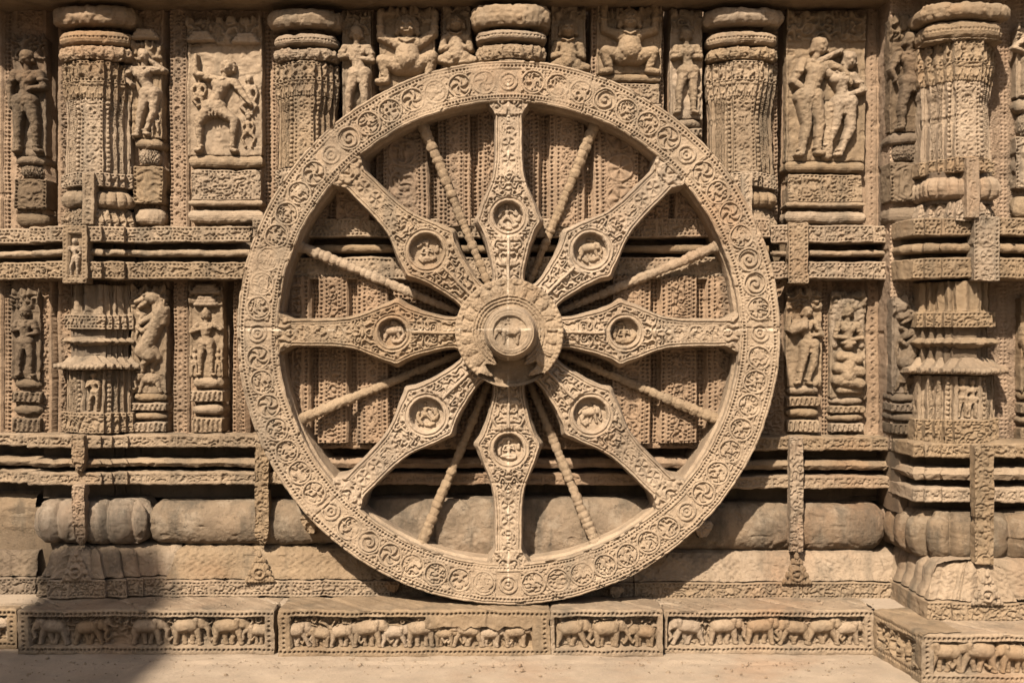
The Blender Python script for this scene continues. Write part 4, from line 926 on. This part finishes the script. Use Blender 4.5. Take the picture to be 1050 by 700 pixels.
# broad spokes: local u along radius, w across
def spoke_hw(r):
    pts = [(44, 19), (56, 15), (65, 15.5), (91, 21.5), (106, 27), (114, 32), (117, 32), (121, 30), (130, 27), (140, 23), (151, 18.5), (160, 16), (168, 14.6), (180, 13.8), (222, 13.2), (228, 15.5), (233, 19), (238, 21), (246, 24)]
    return np.interp(r, [a*SW for a, _ in pts], [b*SW for _, b in pts])
def spoke_mesh(seed, big=1.0):
    st = .72; rr = np.arange(44*SW, 242*SW, st)
    hw = spoke_hw(rr)
    # cross profile parameter: side, chamfer, front, chamfer, side
    f = np.linspace(-1, 1, 84)
    W = []; Dd = []; Fr = []
    side = [(1.16, 62), (1.16, 48), (1.10, 36), (1.08, 22), (1.12, 15), (1.05, 10), (1.0, 4), (1.0, 1.2)]
    cols = [(-a, b, 0) for a, b in side]+[(x*.985, 0, 1) for x in f]+[(a, b, 0) for a, b in reversed(side)]
    cw = np.array([c[0] for c in cols]); cd = np.array([c[1] for c in cols]); cf = np.array([c[2] for c in cols])
    u = rr[:, None]+0*cw[None]; w = hw[:, None]*cw[None]
    h = np.zeros_like(u); e = hw[:, None]-np.abs(w)
    rc = 119*SW; dm = np.hypot(u-rc, w); mr = 16*SW*big
    core = swirl(u, np.abs(w), seed, 6.0, 2.4)*4.2-3.0
    shaft = u > 160*SW
    core = np.where(shaft, rosettes(u, w+9.5, 19, 17, seed)*1.4, core)
    core = np.where(shaft & (np.abs(w) > 8), pits(u, np.abs(w), 10, 3.8, 1.1, 1.5), core)
    mo = np.where(e < 1.6, 1.0, np.where(e < 2.9, -1.2, np.where(e < 4.3, .6, core)))
    cap = u > 224*SW
    mo = np.where(cap, swirl(u, np.abs(w), seed+9, 6.5, 2.0)*4.0-1, mo)
    h = mo
    ridge = np.where((u < 104*SW), 1.8*(1-ss(.6, 1.8, np.abs(w))), 0)
    h = np.where((u < 104*SW) & (np.abs(w) < 2), ridge, h)
    h = h+5.0*(1-np.abs(w)/hw[:, None])*(1-ss(98*SW, 112*SW, u))+3.0*(1-np.abs(w)/hw[:, None])*ss(130*SW, 142*SW, u)*(1-ss(156*SW, 172*SW, u))
    # roundel
    h = np.where(dm < mr+4.2, 1.6*np.cos((dm-mr)*1.7)*.6+1.2, h)
    h = np.where(dm < mr-2.0, -10.5, h)
    h = h-1.7*np.exp(-((u-150*SW-seed % 7)/.8)**2)
    h = h + (vn(u/3, w/3, seed)-.5)*.9+(vn(u/11, w/11, seed+1)-.5)*1.6
    Dp = WD+3+cd[None]-h*cf[None]-3.5*np.exp(-((u-rc)/60)**2)
    # work space: u -> +X, w -> Z, relative to wheel centre, centre at the origin
    return mesh_from_grid('spoke', np.stack([u, Dp-WD, w], -1), wamp=.6)
def roundel_mesh(seed):
    rnd = random.Random(seed)
    R0 = 14.5; c = []
    if seed % 3 == 0: c = human(0, -12, 25, SIT, crown='tall')
    elif seed % 3 == 1: c = [tuple(v) for v in elephant(0, -9, 24, 1, seed)]+human(1, -1, 15, SIT)
    else: c = human(-2, -12, 25, dict(lk=(-.2, .3), lf=(-.25, .05), rk=(.2, .32), rf=(.3, .1), lh=(-.3, .85), le=(-.3, .7), rh=(.3, .6), re=(.28, .7)), crown='bun')
    for k in range(9):
        a = rnd.uniform(0, 6.28); rr = rnd.uniform(8.5, 11); c.append((rr*math.cos(a), rr*math.sin(a), 0, 2.2, (rr+1)*math.cos(a+.35), (rr+1)*math.sin(a+.35), 1, 1.6))
    c = [(max(-12, min(12, p[0])), max(-12, min(12, p[1])), p[2]*.8, p[3], max(-12, min(12, p[4])), max(-12, min(12, p[5])), p[6]*.8, p[7]) for p in c]
    xs, zs, H = raster(c, -15, 15, -15, 15, .5)
    Xg, Zg = np.meshgrid(xs, zs, indexing='ij')
    mask = (H > -.4) & (np.hypot(Xg, Zg) < 14.5); H = np.where(mask, H, -1)
    return mesh_from_grid('roundel_carving', np.stack([Xg, -np.minimum(H, 7), Zg], -1), mask=mask, wamp=.3)
worg = ORG[wheel.name]
sm = [spoke_mesh(3, 1.0), spoke_mesh(12, 1.18), spoke_mesh(25, 1.05)]
for m_ in sm: m_.materials.append(M_WHEEL)
rm = [roundel_mesh(k) for k in range(8)]
centre = Vector((WX*K, WD*K, WZ*K))-Vector(worg)
for k in range(8):
    a = R(45*k); diag = k % 2
    o = bpy.data.objects.new('spoke', sm[1 if diag else (0 if k in (0, 4) else 2)]); COL.objects.link(o); o.parent = wheel
    o.location = centre; o.rotation_euler = (0, -a, 0)
    c = bpy.data.objects.new('roundel_carving', rm[k]); rm[k].materials.append(M_WHEEL); COL.objects.link(c); c.parent = o
    c.location = (119*SW*K, (9.6)*K, 0); c.rotation_euler = (0, a, 0)
# thin turned spokes
def thin_mesh(seed):
    rnd = random.Random(seed)
    r0, r1 = 46*SW, 240*SW; us = np.arange(r0, r1, .7); rad = np.zeros_like(us)
    u = r0; 
    edges = []
    while u < r1: 
        L = rnd.uniform(4.5, 9); edges.append((u, u+L, rnd.uniform(.82, 1.1))); u += L
    for a, b, g in edges:
        m = (us >= a) & (us < b); t = (us[m]-a)/(b-a); rad[m] = (4.3+1.9*(us[m]-r0)/(r1-r0))*g*(.84+.16*np.sin(np.pi*t)**.6)
    ph = np.linspace(0, 2*math.pi, 26, endpoint=False)
    U = us[None, :]+0*ph[:, None]; Rr = rad[None, :]*(1+.08*(vn(U/3, ph[:, None]*3+0*U, seed)-.5)*2-.12*ss(.62, .8, vn(U/9, ph[:, None]*1.3+0*U, seed+7)))
    dep = 56-18*(U-r0)/(r1-r0)
    return mesh_from_grid('thin_spoke', np.stack([U, dep-WD-Rr*np.cos(ph[:, None]), Rr*np.sin(ph[:, None])], -1), wrap_u=True, wamp=.6)
tm = [thin_mesh(k) for k in range(3)]
for m_ in tm: m_.materials.append(M_FIG)
for k in range(8):
    o = bpy.data.objects.new('thin_spoke', tm[k % 3]); COL.objects.link(o); o.parent = wheel
    o.location = centre; o.rotation_euler = (0, -R(22.5+45*k), 0)
# hub
HB = -12.0
def hub_rel(th, r, dd):
    front = dd < HB+3
    petal = np.abs(np.mod(th*22/(2*math.pi), 1)-.5)*2
    v = (r-38)/11.5
    h = np.where((v > 0) & (v < 1), 2.6*np.sqrt(np.clip(1-(petal*1.08)**2-(np.clip(v-.45, 0, 1)*1.5)**2, 0, 1))-1.6, 0)
    h = np.where((r < 38) & (r > 27), 1.1*np.sin(r*1.9), h); h = h+(swirl(r*np.cos(th), r*np.sin(th), 4, 5, 2)-.5)*.9
    h = np.where(r >= 51.5, .7*np.sin(th*62), h)
    brk = np.mod(th, 2*math.pi)-R(272)
    lim = R(31)+.14*np.sin(r*.5)+.12*(vn(r/3, th*5, 8)-.5)
    br = (np.abs(brk) < lim) & (r > 29)
    h = np.where(br, -13-5*(vn(r*np.cos(th)/7+9, r*np.sin(th)/7+9, 3)), h)
    return h*front
HR = 55.0
hub = polar('hub', [(HR-1, 66), (HR-1, HB+12), (HR-3, HB+9), (HR, HB+6), (HR, HB+1.5), (HR-1.2, HB), (25, HB), (2, HB)], hub_rel, .7, M_WHEEL, wheel, centre=(WX+1, WZ), wamp=.8)
def boss_rel(th, r, dd):
    d_ = r
    h = np.where(r > 20, .6*np.cos((r-20)*1.6), 0)
    h = np.where(r < 17, -3.0, h)
    return h*(dd < -43)
boss = polar('boss', [(27, HB+4), (27, HB-3), (25.6, HB-5), (25.2, HB-12), (24.6, -40), (23, -44), (18, -45), (.5, -45)], boss_rel, .6, M_WHEEL, hub, centre=(WX+2, WZ), wamp=.7)
bx, bz = WX+2, WZ
bc = elephant(bx-1, bz-12, 26, -1, 2)+human(bx-2, bz-4, 22, SIT)
bc = [(p[0], p[1], min(p[2], 1)*.7-.5, p[3]*.95, p[4], p[5], min(p[6], 1)*.7-.5, p[7]*.95) for p in bc]
figure('boss_carving', bc, -42, M_WHEEL, boss, st=.5)

# ================================================================== OFF-FRAME block added to cast the lower left shadow
def off_block():
    tag(mould('shadow_block', [(-1900, -1400), (-1900, -1700), (-922, -1700), (-922, -1400)], [(0, -2), (0, 300), (4, 302), (4, 320), (0, 324), (0, 1400), (8, 1406), (8, 1450), (0, 1456), (0, 1566), (-149, 1570)], M_WALL, None, st=20,
              origin=(-1300*K, -1550*K, 0)), 'tall unseen block added behind and left of the camera to shade the lower left wall', 'shadow_block')
off_block()
print('verts', sum(len(m.vertices) for m in bpy.data.meshes), 'objects', len(bpy.data.objects))
